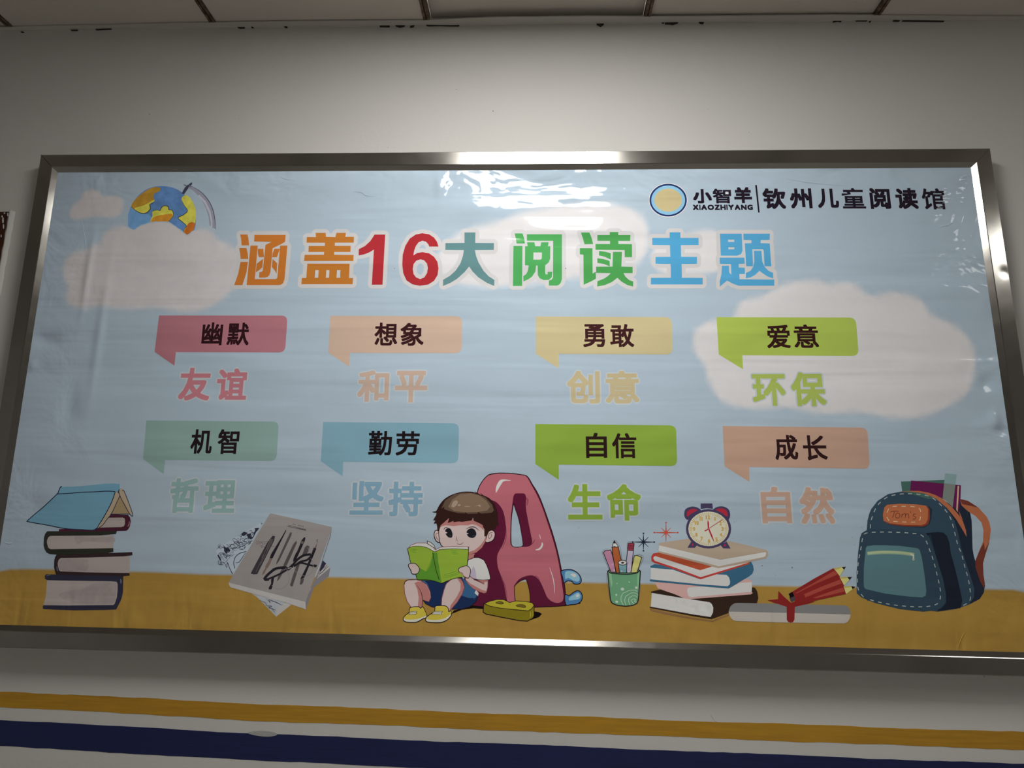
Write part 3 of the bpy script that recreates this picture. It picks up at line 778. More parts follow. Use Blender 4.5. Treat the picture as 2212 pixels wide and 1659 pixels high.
# --- leaning stack of books at the left
ref(92, 104, 112)
pal = inks(b=(62,92,106), cr=(100,92,78), cr2=(88,78,58), n=(16,20,36), ma=(38,14,24), pg=(96,92,90), pg2=(90,86,85), dk=(22,24,20), br=(26,18,20), nv=(23,24,36), hi=(60,64,76), hm=(90,60,66))
figure('book_stack_print', 'printed stack of dark books at the far left, open blue book on top', (0, 1020, 4.8788), pal, [
('x', '', """
f nv 490,1075 1300,1095 1297,1260 1285,1320 1270,1360 1225,1447 1100,1452 800,1456 600,1450 455,1442 450,1415 460,1402 700,1405 1195,1400 1225,1340 1240,1240 1235,1160 1180,1150 500,1138 475,1125 472,1090
f pg 497,1138 650,1142 1180,1150 1228,1155 1240,1180 1240,1240 1232,1320 1210,1385 1195,1400 700,1405 460,1402 485,1300
m pg2 .3 620,1290 720,1250 860,1230 1000,1170 1180,1165 1225,1180 1220,1300 1190,1380 900,1385 700,1350
c hi 14 1272,1125 1276,1150 1274,1175
c hi 8 490,1095 510,1085 540,1084
"""),
('printed_book', 'brown book third from the top of the printed stack', """
f br 598,868 1140,852 1395,842 1397,875 1300,888 900,900 640,905 618,925 608,960 610,985 622,1030 635,1045 900,1055 1365,1062 1367,1090 1300,1096 590,1078 578,1040 570,1000 572,930 583,890
f pg 640,905 900,900 1370,885 1366,1062 900,1055 635,1045 622,1030 610,985 608,960 618,925
m pg2 .3 660,920 900,915 930,960 900,1040 660,1035 630,980
c hi 10 600,990 603,1020 612,1045
"""),
('printed_book', 'black green book second from the top of the printed stack', """
f dk 500,622 1235,618 1222,652 1050,666 530,672 508,688 496,720 495,745 508,795 535,812 1195,800 1196,840 1140,852 600,870 520,862 490,845 470,810 460,770 464,690 478,645
f pg 530,672 1050,668 1200,662 1196,800 535,812 508,795 495,745 496,720 508,688
m pg2 .3 800,680 1000,690 1180,680 1190,740 900,730 820,760
"""),
('printed_book', 'dark red book under the open blue book', """
f ma 1165,443 1350,450 1372,480 1378,520 1370,570 1350,605 1330,618 1040,625 620,625 622,600 700,597 990,607 1150,470
f pg 1148,480 1290,478 1312,485 1318,505 1316,550 1305,570 1280,578 1060,583 1050,590 1100,535
c hm 12 1345,575 1360,550 1362,515
"""),
('open_blue_book', 'open blue book lying face down on top of the stack', """
f cr 1215,205 1255,190 1275,165 1262,245 1230,320 1180,430 1120,515 1060,580 1005,607 1090,480 1180,310
f cr2 1262,250 1300,300 1370,440 1165,443 1230,320
f cr 1258,185 1280,165 1305,195 1345,290 1400,450 1370,443 1325,350 1262,245
f b 282,518 450,370 600,232 640,155 800,150 950,138 1100,122 1200,118 1262,125 1265,185 1250,205 1215,208 1180,310 1130,410 1090,480 995,607 860,603 750,600 650,588 500,558 400,545
b n 9 605,230 740,222 860,212 1000,207 1120,200 1200,203 1215,208
b n 9 282,518 370,440 460,365 600,232 620,195 640,155 655,155
b n 9 282,518 340,530 500,558 650,588 750,600 860,605 995,607 1045,550 1090,480 1135,400 1180,310 1215,208
b n 7 1005,607 1080,560 1130,495 1180,430 1230,320 1262,245 1240,205
b n 7 1262,245 1300,320 1370,443 1400,450 1345,290 1305,195 1290,195
b n 9 1258,182 1252,200 1255,225
l n 7 1165,443 1370,440
"""),
])

# --- notebook with pens and glasses
ref(112, 124, 137)
pal = inks(w=(104,100,102), w2=(126,124,126), w3=(88,86,92), w4=(118,122,130), k=(24,22,28), g=(58,54,56), g2=(76,68,66), br=(84,70,66), k2=(38,36,42), sk=(32,33,46), bp=(122,131,143))
rnd = random.Random(3)
sk = []
for i in range(90):     # loose ink drawing on the back book
    u = rnd.random(); x = 210+u*470; y = 640-u*260+rnd.uniform(-60, 220)*(1-u*.55)
    r = rnd.uniform(12, 42); a0 = rnd.uniform(0, 6.2)
    if x > 860-(y-240)*.62: continue
    sk.append('c sk %.0f ' % rnd.uniform(3.5, 8) + ' '.join('%.0f,%.0f' % (x+r*math.cos(a0+k*.7), y+r*.8*math.sin(a0+k*.7)) for k in range(5)))
nb_root, nb_z = figure('notebook_print', 'printed white notebook with black glasses on an ink-sketched book', (440, 1090, 6.38), pal, [
('x', '', """
f bp 822,238 770,262 740,284 640,330 520,402 400,470 270,558 185,610 172,640 185,720 240,790 300,860 360,935 392,962 420,930 600,650
f w4 660,1225 730,1270 1000,1545 1200,1385 1130,1355 900,1260
f w2 1000,1545 1003,1440 1135,1352 1200,1385
f w4 1200,1385 1130,1355 1500,1140 1520,1140
f w3 1520,1140 1725,990 1745,870 1640,765 1590,900
f w2 1640,770 1745,868 1560,1020 1540,960
f sk 1640,770 1690,812 1610,925 1590,905
l sk 6 1700,830 1640,930 1570,960
l sk 5 1720,850 1600,960 1555,1015
l sk 6 1670,850 1590,940
""" + '\n'.join(sk) + """
b sk 7 520,400 545,430 570,405 600,430 640,400 665,460
s sk 525,400 560,375 600,395 560,425 538,430
s sk 600,375 640,330 690,300 740,285 768,320 720,385 680,460 640,470 600,430 | 640,350 690,325 710,350 680,400 640,395 | 650,410 690,400 680,440 650,450
c sk 6 385,505 410,470 450,480 490,530 480,560 430,550
c sk 8 400,480 440,530 520,580 600,530 640,500
b sk 7 290,590 360,620 350,655 310,665 285,630 300,590
c sk 6 340,605 430,600 500,590 580,545
s sk 275,560 300,590 345,600 362,640 330,650 318,680 290,640
c sk 6 180,620 210,585 260,585 275,600
s sk 190,695 215,705 245,770 225,765
c sk 5 320,690 380,710 430,680
b sk 9 430,880 415,800 440,720 500,670 590,645
b sk 9 400,955 360,880 330,800 320,870
c sk 8 440,800 490,790 560,690 580,660
c sk 7 230,780 290,810 310,860
c sk 6 800,240 795,270 822,250
c sk 6 865,1290 920,1350 910,1310 1080,1385
c sk 7 930,1325 1000,1345 1085,1388
c sk 6 780,1320 850,1350 870,1390 930,1410
c sk 7 880,1385 940,1400 900,1420 960,1440 1000,1455
c sk 5 940,1420 960,1460 985,1490
"""),
('front_notebook', 'white notebook cover with seven printed pens', """
f w2 345,1075 352,1110 370,1140 660,1222 1140,1352 1410,1445 1405,1335 900,1190
f w3 1768,310 1752,435 1510,1170 1410,1445 1402,1335 1600,870 1740,430
f w 910,130 925,120 1768,308 1765,345 1405,1340 345,1075 600,650
f k2 950,430 985,435 970,500 740,958 690,962 648,950 700,850 880,520
f g 905,480 960,470 940,520 880,640 860,610
l g2 6 930,470 800,740
l g2 6 950,500 780,830
l g2 5 830,700 720,930
f k 1135,345 1140,360 950,742 910,740 930,680 1080,440
f br 910,742 948,742 915,820 880,880 850,885 850,850 885,790
f br 850,880 865,890 840,950 800,975 825,910
l k2 5 855,885 870,895
f g 1195,380 1215,385 1212,420 1045,770 1000,832 1005,790 1180,410
f g 1280,495 1285,530 1150,830 1110,850 1100,830 1235,545
f g 1100,840 1145,840 1050,1020 1010,1060 1025,990
f k 1385,450 1405,455 1395,500 1270,770 1230,790 1240,740 1350,490
f g2 1350,500 1380,510 1370,545 1335,535
l w 5 1330,540 1280,660
f g 1425,560 1460,575 1450,640 1400,700 1360,690 1395,590
l w3 7 1440,590 1450,625 1430,670
f g 1290,800 1330,810 1230,1120 1210,1130 1190,1110 1220,1010
f k 1520,590 1555,605 1400,980 1385,1010 1330,1030 1420,850
f g2 1530,590 1568,520 1562,560 1550,605
f g 1340,1020 1385,1020 1370,1080 1340,1108 1325,1095
l k2 8 1568,520 1560,490 1570,478
f k 940,880 975,880 960,900
"""),
('notebook_lettering', 'STUFFtiny black heading and handwriting on the notebook', """
l k 5 1150,295 1412,358
l k 5 1165,283 1412,343
l k 4 1170,303 1410,350
b k 3 725,495 740,520 760,500 770,520 790,510 800,522 820,508 850,515 880,505 900,520
b k 3 722,530 740,545 760,530 775,545 800,520 820,545 850,535 865,550
b k 3 780,575 810,560 800,590 830,580 845,590
b k 3 930,570 950,575 972,580
"""),
('eyeglasses_print', 'black-rimmed round glasses printed on the notebook', """
b k 36 835,1030 880,970 980,890 1060,870 1130,870 1165,890 1190,870 1230,830
b k 26 850,1035 930,1010 1060,950 1160,890 1230,850
b k 32 1230,835 1290,760 1380,700 1480,685
b k 28 1250,850 1330,790 1430,760 1500,690
f k 820,1015 850,1000 905,1040 890,1052 840,1050
f k 930,1030 975,990 960,1080 940,1160 925,1170 895,1165 900,1140 930,1090
b k 26 1240,850 1330,805 1420,820 1490,840 1550,848
f k 1515,825 1565,830 1555,860 1530,866
b w3 6 1130,870 1165,930 1180,1010 1160,1090 1110,1140 1050,1162 980,1150 940,1110
b w3 6 1475,740 1510,820 1500,920 1440,975 1380,980 1300,950 1245,890
l w2 9 1160,885 1210,865
"""),
])
A = Art((440, 1090, 6.38), nb_z)
x = 1226
for ch in 'my note':
    w = {' ': 22, 'm': 24, 'y': 18}.get(ch, 18)
    if ch != ' ': char(A, ch, (x, 262+(x-1226)*.21, x+w, 262+(x-1226)*.21+(26 if ch == 'y' else 19)), ink((24,22,28)), bold=.05)
    x += w+3
A.out('notebook_heading', bpy.data.objects['notebook_print'])

# --- boy with the letters
ref(133, 147, 160)
pal = inks(k=(30,14,18), p=(146,82,93), m=(74,18,42), mm=(88,28,52), w=(186,182,184), c=(62,104,146), cl=(112,150,180), cd=(44,80,120),
  y=(146,138,42), ys=(108,98,24), yd=(96,82,28), sk=(166,150,150), ss=(148,98,96), sd=(110,62,66), h=(40,22,20), hl=(104,86,72), hh=(134,118,104), hm=(78,62,52),
  sh=(176,178,176), sv=(150,142,160), n=(20,36,70), nl=(44,78,114), gb=(116,142,48), gd=(72,118,38), gm=(96,130,44), pg=(178,174,166), sy=(164,150,58), so=(176,172,160), e=(22,22,28), eh=(38,40,50), gr=(124,96,44), bd=(14,8,8))
BOY = (850, 1010, 4.7395)
figure('letter_print', 'big pink printed letter A the boy leans on', BOY, pal, [
('x', '', """
f bd 590,1500 620,1462 760,1432 830,1400 930,1425 920,1448 820,1440 700,1455
f bd 1440,1472 1490,1480 1520,1498 1490,1530 1400,1562 1380,1560
f m 855,260 880,190 925,120 970,78 1010,65 1080,57 1200,60 1310,73 1370,92 1420,170 1480,270 1530,390 1580,530 1630,680 1680,860 1720,1050 1750,1200 1762,1320 1758,1418 1600,1425 1440,1432 1000,1430 820,1412 700,1300 760,900 900,400 | 1228,365 1250,430 1280,520 1305,640 1325,770 1322,800 1300,812 1240,814 1215,800 1205,770 1203,650 1210,500 1220,400 | 1240,1225 1262,1190 1300,1160 1345,1143 1360,1150 1385,1230 1395,1290 1400,1372 1250,1365
s p 860,255 885,190 928,122 972,82 1080,62 1200,65 1310,77 1365,97 1410,175 1470,285 1520,400 1570,545 1620,700 1668,870 1700,1030 1725,1200 1740,1310 1730,1365 1690,1385 1640,1378 1600,1355 1570,1320 1540,1250 1500,1165 1460,1122 1410,1105 1340,1118 1280,1155 1240,1200 1235,1230 1243,1365 1180,1385 1160,1345 1140,1240 1105,1120 1075,1040 1062,970 1066,890 1110,800 1142,700 1150,600 1135,490 1110,420 1060,360 1010,335 900,300 | 1238,275 1255,265 1330,265 1350,280 1358,320 1355,400 1370,500 1390,600 1410,700 1420,760 1400,800 1350,812 1325,812 1240,818 1210,800 1197,770 1197,650 1203,500 1215,390 1225,310
s w 1048,258 1052,195 1080,140 1110,122 1160,124 1203,133 1130,140 1098,180 1065,235
s w 1450,843 1490,825 1512,795 1518,765 1532,785 1520,820 1490,845
c w 8 1597,1020 1630,1120 1645,1200 1652,1290
c w 6 1495,685 1500,705 1507,735
c mm 6 1100,830 1140,720 1152,620 1140,560
c mm 5 1112,830 1150,730 1158,640
c mm 6 1090,1110 1130,1200 1150,1330
c mm 5 1105,1115 1145,1220 1165,1340
c mm 5 1355,300 1370,340 1362,385
c mm 5 1368,310 1380,345 1366,392
c mm 6 1410,790 1430,770 1447,735
c mm 5 1450,1105 1480,1125 1500,1160
b k 9 855,262 880,190 925,120 970,78 1010,65 1080,57 1200,60 1310,73 1370,92 1420,170 1480,270 1530,390 1580,530 1630,680 1680,860 1720,1050 1750,1200 1762,1320 1758,1418
b k 8 1440,1430 1600,1424 1700,1418 1820,1405 1915,1388
b k 7 1230,365 1250,430 1280,520 1305,640 1325,770 1322,800 1300,812 1240,814 1215,800 1205,770 1203,650 1210,500 1230,365
b k 7 1245,1365 1238,1225 1262,1190 1300,1160 1345,1143 1360,1150 1385,1230 1395,1290 1400,1372
b mm 6 1235,1215 1280,1152 1340,1118 1410,1105 1460,1120
"""),
('letter_print', 'blue printed letter C behind the pink letter', """
S c k 9 1715,1065 1760,1045 1820,1045 1880,1075 1915,1120 1922,1165 1900,1190 1850,1190 1825,1165 1780,1160 1745,1180 1730,1120
s cl 1760,1070 1820,1060 1880,1085 1905,1130 1895,1165 1850,1160 1790,1130 1760,1140
s pg 1815,1092 1850,1085 1872,1105 1858,1122 1835,1115
S c k 9 1755,1305 1800,1308 1840,1280 1875,1262 1910,1268 1932,1310 1925,1360 1880,1395 1820,1403 1765,1403
s cl 1800,1330 1850,1300 1890,1280 1915,1310 1900,1345 1850,1355 1800,1360
s pg 1868,1310 1885,1296 1902,1302 1895,1322 1875,1328
"""),
('letter_print', 'yellow printed letter B lying on the ground', """
F ys k 9 925,1392 1000,1422 1250,1455 1380,1467 1440,1412 1440,1520 1422,1545 1370,1572 1280,1565 1100,1530 950,1500 918,1480
F y k 7 930,1393 985,1368 1060,1350 1130,1352 1170,1372 1188,1382 1250,1365 1360,1370 1420,1385 1440,1410 1415,1445 1380,1467 1250,1455 1100,1440 990,1420
S yd k 5 1048,1385 1080,1372 1115,1378 1125,1393 1090,1396
S yd k 5 1255,1415 1290,1402 1340,1408 1352,1430 1310,1430
c y 9 1400,1475 1405,1500 1400,1540
c y 6 1425,1465 1428,1500 1422,1530
"""),
], layer=7.5e-4)
figure('boy_print', 'printed cartoon boy in a white shirt sitting and reading a green book', BOY, pal, [
('x', '', """
f ss 765,890 835,880 822,930 780,940 755,935
b k 5 822,930 826,905 830,890
"""),
('shorts', 'blue shorts', """
F n k 6 290,1155 400,1150 500,1180 620,1130 700,1128 740,1160 800,1220 850,1290 865,1330 840,1380 780,1425 700,1448 600,1450 400,1428 330,1395 300,1355
f nl 700,1130 760,1170 830,1250 860,1300 840,1335 770,1335 700,1312 720,1240 725,1180
f nl 275,1157 320,1158 350,1190 372,1250 330,1185
c nl 6 815,1290 830,1320 822,1350
"""),
('leg', 'bent left-hand leg', """
F sk sd 7 108,1205 118,1170 150,1150 230,1147 280,1158 340,1200 375,1270 382,1330 362,1372 300,1352 296,1400 288,1435 180,1430 140,1370 115,1290
f ss 215,1182 250,1165 290,1168 335,1205 368,1270 378,1340 358,1368 300,1352 290,1430 250,1428 258,1330 245,1250
b k 6 108,1205 118,1170 150,1150 230,1147
c k 6 240,1205 275,1260 292,1310 298,1370 288,1435
"""),
('leg', 'bent right-hand leg', """
F sk sd 7 490,1420 495,1340 515,1260 540,1190 590,1145 650,1130 690,1140 715,1180 725,1230 700,1300 650,1380 570,1472
f ss 655,1140 690,1145 712,1180 722,1230 690,1310 640,1385 570,1470 585,1410 650,1320 685,1250 688,1190
"""),
('shoe', 'yellow left-hand shoe', """
S so k 8 100,1545 120,1515 160,1480 165,1440 210,1425 260,1425 278,1440 300,1425 325,1470 342,1515 335,1537 300,1548 240,1580 160,1583 112,1572
s sy 108,1545 125,1515 162,1485 170,1442 210,1430 258,1430 276,1446 300,1432 322,1470 336,1510 300,1530 230,1552 150,1556
F so k 4 172,1478 240,1470 232,1500 158,1506
l k 4 168,1490 236,1484
"""),
('shoe', 'yellow right-hand shoe', """
S so k 8 330,1558 340,1530 380,1500 420,1470 428,1422 470,1413 530,1416 560,1440 566,1475 585,1465 594,1500 580,1530 540,1565 480,1585 400,1586 342,1577
s sy 342,1548 350,1528 385,1502 424,1474 433,1427 470,1418 528,1420 556,1444 562,1480 584,1472 588,1498 540,1535 480,1555 400,1560
F so k 4 410,1474 500,1472 490,1505 392,1502
l k 4 402,1488 495,1488
"""),
('shirt', 'white T-shirt', """
F sh k 7 765,945 820,922 870,920 925,945 955,1000 980,1070 993,1135 985,1148 920,1152 860,1148 800,1130 760,1080 752,1000
f sv 820,1005 842,1060 848,1142 800,1128 782,1100 800,1050
f sh 845,1250 872,1285 866,1315 830,1285
b sd 6 765,940 790,938 815,928
"""),
('arm', 'bent arm', """
F sk sd 7 790,1118 830,1150 880,1170 925,1192 930,1155 968,1155 965,1220 952,1275 930,1285 880,1270 820,1240 770,1195 735,1140 755,1095
f ss 735,1140 790,1190 850,1222 905,1252 952,1265 945,1282 925,1284 880,1270 820,1240 770,1195
f ss 862,1150 968,1152 960,1170 930,1172 925,1190
"""),
('face', 'smiling face with large black eyes', """
S sk k 8 465,655 435,643 418,668 418,705 436,748 468,765 490,720
S sk k 8 935,690 965,655 1000,640 1032,655 1040,690 1025,735 990,760 945,762
b sd 6 460,668 435,680 442,720 462,745
b sd 6 1015,665 985,672 970,710 985,725 1005,700 1000,680
S sk k 7 465,640 480,580 560,545 700,545 800,545 900,590 942,650 952,710 930,770 885,830 830,868 770,888 640,870 510,812 478,772 466,710
f ss 478,612 485,570 540,520 620,520 700,530 800,520 860,550 910,580 928,650 900,620 850,590 805,580 760,592 690,590 610,600 540,590 500,600
f ss 945,700 952,740 905,820 850,868 780,890 768,888 770,865 830,845 885,800 925,750
s e 550,622 575,622 592,640 605,680 600,712 580,719 555,708 535,680 530,645
f sk 526,655 545,660 552,668 542,674 526,672
e eh 582,700,12,9
s e 800,622 830,635 848,670 842,700 822,718 795,720 768,708 752,685 750,655 768,632
f sk 748,668 768,672 766,680 750,682
e eh 822,698,14,10
c k 7 513,638 530,617 560,614
c k 8 742,632 785,610 835,612 878,648
c sd 6 648,700 648,740 662,758
c k 5 645,770 665,784 692,784 718,765
"""),
('hair', 'short brown hair with a glossy highlight', """
f h 402,455 440,445 470,390 520,328 600,280 700,252 790,250 848,262 826,236 858,262 905,288 888,256 925,290 990,325 1040,395 1066,480 1072,560 1078,600 1055,590 1045,632 1010,640 978,655 955,705 930,705 930,640 932,600 880,570 822,545 815,512 800,542 700,556 668,552 612,560 615,545 555,570 570,515 520,560 485,590 465,655 450,640 447,600 440,570 412,574 430,540 406,540 435,490 442,465
f hm 490,420 530,335 620,275 720,255 830,262 940,305 1010,380 1028,440 1005,462 900,472 865,455 860,472 760,474 728,455 735,470 660,466 560,440 520,425 520,400
f hl 560,400 600,330 680,275 780,262 880,285 950,340 990,400 960,440 860,455 740,458 620,445
s hh 595,388 612,350 642,335 660,352 645,385 620,405 600,402
s hh 655,385 672,374 690,384 672,396
c hh 7 725,394 755,398 790,398
f hh 822,392 850,390 885,378 895,400 880,400 870,392
b k 6 402,455 440,445 470,390 520,328 600,280 700,252 790,250 848,262
b k 6 858,262 905,288 925,290 990,325 1040,395 1066,480
"""),
('open_book', 'open book with a lime green cover', """
F pg sd 6 150,825 180,795 240,772 330,772 385,790 430,843 480,815 600,808 772,812 768,840 600,832 480,842 422,864 360,832 260,812 200,815
F pg k 6 345,750 385,768 415,795 432,828 400,812 350,780
f gb 143,830 200,808 290,808 360,828 422,862 480,840 620,832 768,838 765,920 752,1010 720,1120 620,1135 540,1165 500,1182 470,1176 400,1155 243,1150 225,1080 180,980 160,900
f gd 243,1150 232,1090 262,1025 330,1062 370,985 400,900 398,868 430,872 450,870 458,960 492,1175 470,1176 400,1157
f gm 330,1062 370,985 395,920 380,1000 345,1060
c gm 4 310,1075 345,1035 372,985
c gd 5 180,832 210,838 238,836
c gd 5 178,848 210,854 238,850
c gd 5 190,864 215,868 236,866
c gd 5 585,850 620,854 655,850
c gd 5 590,864 620,869 655,865
c gd 5 600,880 630,884 662,881
c gd 5 500,1112 600,1095 670,1068
c gd 5 505,1128 600,1110 680,1080
c gd 5 510,1095 590,1080 650,1055
b k 6 402,870 418,960 440,1060 468,1148
b k 7 768,815 768,870 760,950 752,1010 720,1120
b k 6 143,828 160,900 180,980 225,1080 243,1150
b k 6 243,1150 320,1148 400,1157 470,1178 500,1182 540,1165 620,1137 700,1122
b k 5 143,830 200,808 290,808 360,828 422,862 480,840 620,832 768,838
"""),
('hand', 'hand gripping the left edge of the book', """
S sk k 7 153,1000 168,984 215,980 248,1005 267,1040 255,1075 232,1089 192,1086 178,1050 160,1022
"""),
('hand', 'hand gripping the right edge of the book', """
S sk k 7 668,1035 705,1015 758,1008 788,1045 784,1092 765,1132 722,1112 702,1080 672,1068
f ss 675,1068 702,1078 722,1108 765,1130 740,1125 705,1100
"""),
], layer=1.3e-3)

# --- pen cup
ref(130, 143, 155)
pal = inks(k=(30,24,28), g=(84,126,96), g2=(108,146,116), g3=(150,172,156), p=(148,104,128), o=(138,74,42), cr=(186,176,164), m=(120,42,58), lv=(148,140,158), bl=(92,124,132), ye=(162,158,98), w=(170,176,174), ol=(74,76,80))
Scrop = (1280, 1070, 5.53)
figure('pen_cup_print', 'printed green pen cup with five pens', Scrop, pal, [
('x', '', """
b ol 4 112,680 150,645 190,642
b ol 4 112,680 150,780 192,882
b ol 4 270,535 325,610 352,770
b ol 4 415,640 412,590 425,560 460,555 500,562
b ol 4 540,705 608,740 550,880
b ol 4 165,930 175,1050 200,1200 220,1290
b ol 4 575,1050 560,1200 540,1300
F g k 12 180,905 215,885 540,885 572,905 562,1060 545,1250 530,1290 480,1315 400,1325 300,1316 235,1290 215,1250 195,1080
f g2 195,915 225,930 240,1050 225,1100 205,1000
s g2 535,960 558,930 548,1100 538,1120
e g3 357,1120,21,18
e g3 522,1103,15,15
e g3 438,1036,8,7
e g3 293,1053,6,6
e g3 284,1188,11,11
e g3 289,1270,17,14
b g3 6 370,1310 345,1270 340,1220 365,1170 410,1150 440,1135 500,1132 535,1150
b g3 6 400,1312 385,1260 395,1210 430,1185 470,1165 520,1170 545,1195
b g3 6 450,1310 432,1270 435,1230 470,1205 510,1200 540,1220
b g3 6 500,1300 470,1270 470,1245 500,1238 515,1250 500,1260 510,1275 530,1270
"""),
('marker', 'pink marker', """
F p k 9 130,685 150,662 215,652 228,680 255,790 278,922 220,918 170,790
e w 258,893,7,9
e w 234,825,4,5
"""),
('pencil', 'sharpened orange pencil', """
F o k 9 232,618 308,618 325,700 345,780 345,925 282,925 262,820 242,720
F cr k 8 258,540 308,612 285,620 262,610 238,622 240,590
f k 258,540 278,570 262,576 245,570
"""),
('pencil', 'lilac pencil with a dark red eraser', """
F lv k 9 420,655 487,660 480,740 460,925 408,925 400,800
F m k 9 425,575 455,568 497,578 487,660 418,655
l k 6 422,602 492,606
l k 6 420,628 490,632
f w 425,905 432,898 440,915 430,925
"""),
('marker', 'yellow marker', """
F ye k 9 500,722 530,715 587,742 555,850 530,922 458,925 475,830
"""),
('paper_roll', 'small blue paper roll', """
F bl k 9 307,810 410,810 405,925 322,925
S cr k 8 306,805 325,782 358,776 392,782 410,805 392,826 358,832 325,826
e k 358,806,17,10
e w 348,905,7,6
"""),
('rim', 'dark rim line of the cup', """
b k 11 190,898 215,928 300,938 400,942 480,938 530,925 562,898
"""),
], layer=6e-4)
# --- sparks
for cx, cy, r, rd_, c, lab, h2 in ((608,558,105,128,(22,28,44),'dark blue eight-pointed sparkle beside the pen cup',1), (877,445,118,140,(150,62,46),'red eight-pointed sparkle left of the alarm clock',0)):
    A = Art(Scrop, 6e-4); cc = ink(c)
    for k in range(8):
        a = k*PI/4; L = (rd_ if k % 4 == 0 else r) if k % 2 == 0 else 85
        if k % 2 == 0:
            L = (rd_ if k in (0, 4) else r)
        ca, sa = math.cos(a), math.sin(a)
        w0 = 9 if k % 2 == 0 else 6
        A.fill(cc, [[(cx-sa*w0, cy+ca*w0), (cx+ca*L-sa*2, cy+sa*L+ca*2), (cx+ca*L+sa*2, cy+sa*L-ca*2), (cx+sa*w0, cy-ca*w0)]])
        if k % 2 == 0 and not (h2 == 0 and k == 2): A.fill(cc, [ell(cx+ca*L, cy+sa*L, 11, 9, 12)])
    A.fill(cc, [ell(cx, cy, 17, 15, 14)])
    A.out('sparkle_print', banner, lab)

# --- book stack with the alarm clock
pal = inks(be=(140,126,112), bs=(122,112,102), w=(178,174,174), w2=(170,166,166), r=(140,62,40), rr=(150,48,46), b=(44,80,104), bd=(38,66,98), p=(168,132,130), dk=(40,28,22), tn=(112,84,56), cn=(54,48,74), cr=(138,34,50), cf=(176,168,150), go=(158,128,62), hr=(140,28,50), gr=(130,98,46))
root, z = figure('book_stack_print', 'printed stack of five books with an alarm clock on top', Scrop, pal, [
('x', '', """
f tn 685,1352 1000,1420 1200,1462 1430,1495 1640,1408 1625,1440 1432,1512 1200,1482 900,1430 690,1380
f dk 695,1150 820,1122 1160,1240 1890,1183 1903,1098 1940,1103 1968,1150 1980,1225 1965,1285 1640,1402 1420,1480 1200,1445 685,1345 682,1330 710,1332 705,1168
f w 707,1165 1000,1215 1400,1277 1425,1300 1442,1340 1438,1400 1410,1453 1200,1422 695,1330
m w2 .3 950,1240 1100,1260 1380,1300 1420,1350 1400,1430 1200,1380 1000,1300
"""),
('printed_book', 'pink book above the dark one', """
f p 742,1035 1640,1110 1820,998 1875,1005 1910,1022 1900,1155 1916,1165 1890,1183 1160,1240 1105,1234 980,1180 780,1112
f w 1135,1110 1160,1098 1500,1080 1625,1115 1760,1045 1903,1036 1901,1152 1300,1205 1160,1218 1142,1195 1130,1150
"""),
('printed_book', 'blue book in the middle of the stack', """
f b 690,845 740,822 1400,900 1895,793 1918,840 1925,890 1910,935 1870,968 1625,1114 1400,1096 690,1027 680,1012 700,1000 703,868 690,860
f w 697,866 960,888 1285,1003 1480,943 1600,950 1630,980 1643,1030 1638,1065 1612,1086 1300,1064 695,1003
"""),
('printed_book', 'red book second from the top of the stack', """
f r 1290,1003 1570,915 1600,905 1700,875 1872,820 1880,790 1500,868 1200,900
f rr 700,735 722,695 790,683 1490,868 1430,890 1870,805 1860,812 1292,1003 1000,890 740,808 705,785
f w 730,735 750,725 1285,895 1425,852 1500,870 1865,800 1850,808 1290,978 1000,868 742,782 725,755
f r 742,715 790,686 1425,852 1283,892
"""),
('printed_book', 'beige book on top of the stack', """
f be 792,575 800,568 1160,515 1640,548 2068,650 2095,672 2098,715 2075,752 1900,790 1500,868 780,682 790,668
f w 795,597 1380,735 1520,768 2060,675 2074,690 2066,722 2050,735 1510,847 790,665
f be 795,575 1160,515 1640,548 2068,650 2060,675 1520,768 1380,735 795,597
b bs 4 1520,768 1700,738 2060,675
"""),
('alarm_clock', 'printed twin bell alarm clock with gold numerals and red hands', """
f cn 1182,545 1248,595 1222,627 1133,627
f cn 1530,597 1600,552 1650,636 1560,633
e cr 1196,590,11,14
e cr 1580,596,12,14
s cn 1095,215 1112,165 1180,135 1250,145 1295,185 1220,225 1168,275 1132,292 1102,262
s cr 1125,240 1133,195 1185,162 1250,172 1225,195 1175,222 1140,252
s cn 1438,175 1490,138 1560,133 1622,165 1643,220 1636,272 1610,297 1560,240 1500,200
s cr 1475,175 1530,155 1585,170 1613,215 1606,252 1550,222
f cn 1290,97 1430,97 1437,160 1365,152 1292,162
e cn 1385,400,270,235
e cf 1385,400,241,207
"""),
], layer=6e-4)
clk = [o for o in root.children if o.name.startswith('alarm_clock')][0]
clk_z = z
A = Art(Scrop, z); cx, cy = 1385, 401
for k in range(60):
    a = k*PI/30; ca, sa = math.cos(a), math.sin(a); r0 = .86 if k % 5 else .82
    A.stroke(pal['go'], 5.5 if k % 5 else 8, [(cx+sa*232*r0, cy-ca*200*r0), (cx+sa*230, cy-ca*198)])
for s_, x, y in (('1',1358,262),('2',1388,262),('1',1462,280),('2',1528,335),('3',1552,400),('4',1533,470),('5',1480,527),('6',1392,543),('7',1303,517),('8',1240,470),('9',1212,402),('1',1226,330),('0',1254,330),('1',1284,280),('1',1307,280)):
    w = 15 if s_ == '1' else 30
    char(A, s_, (x-w/2, y-23, x+w/2, y+23), pal['go'], bold=.055)
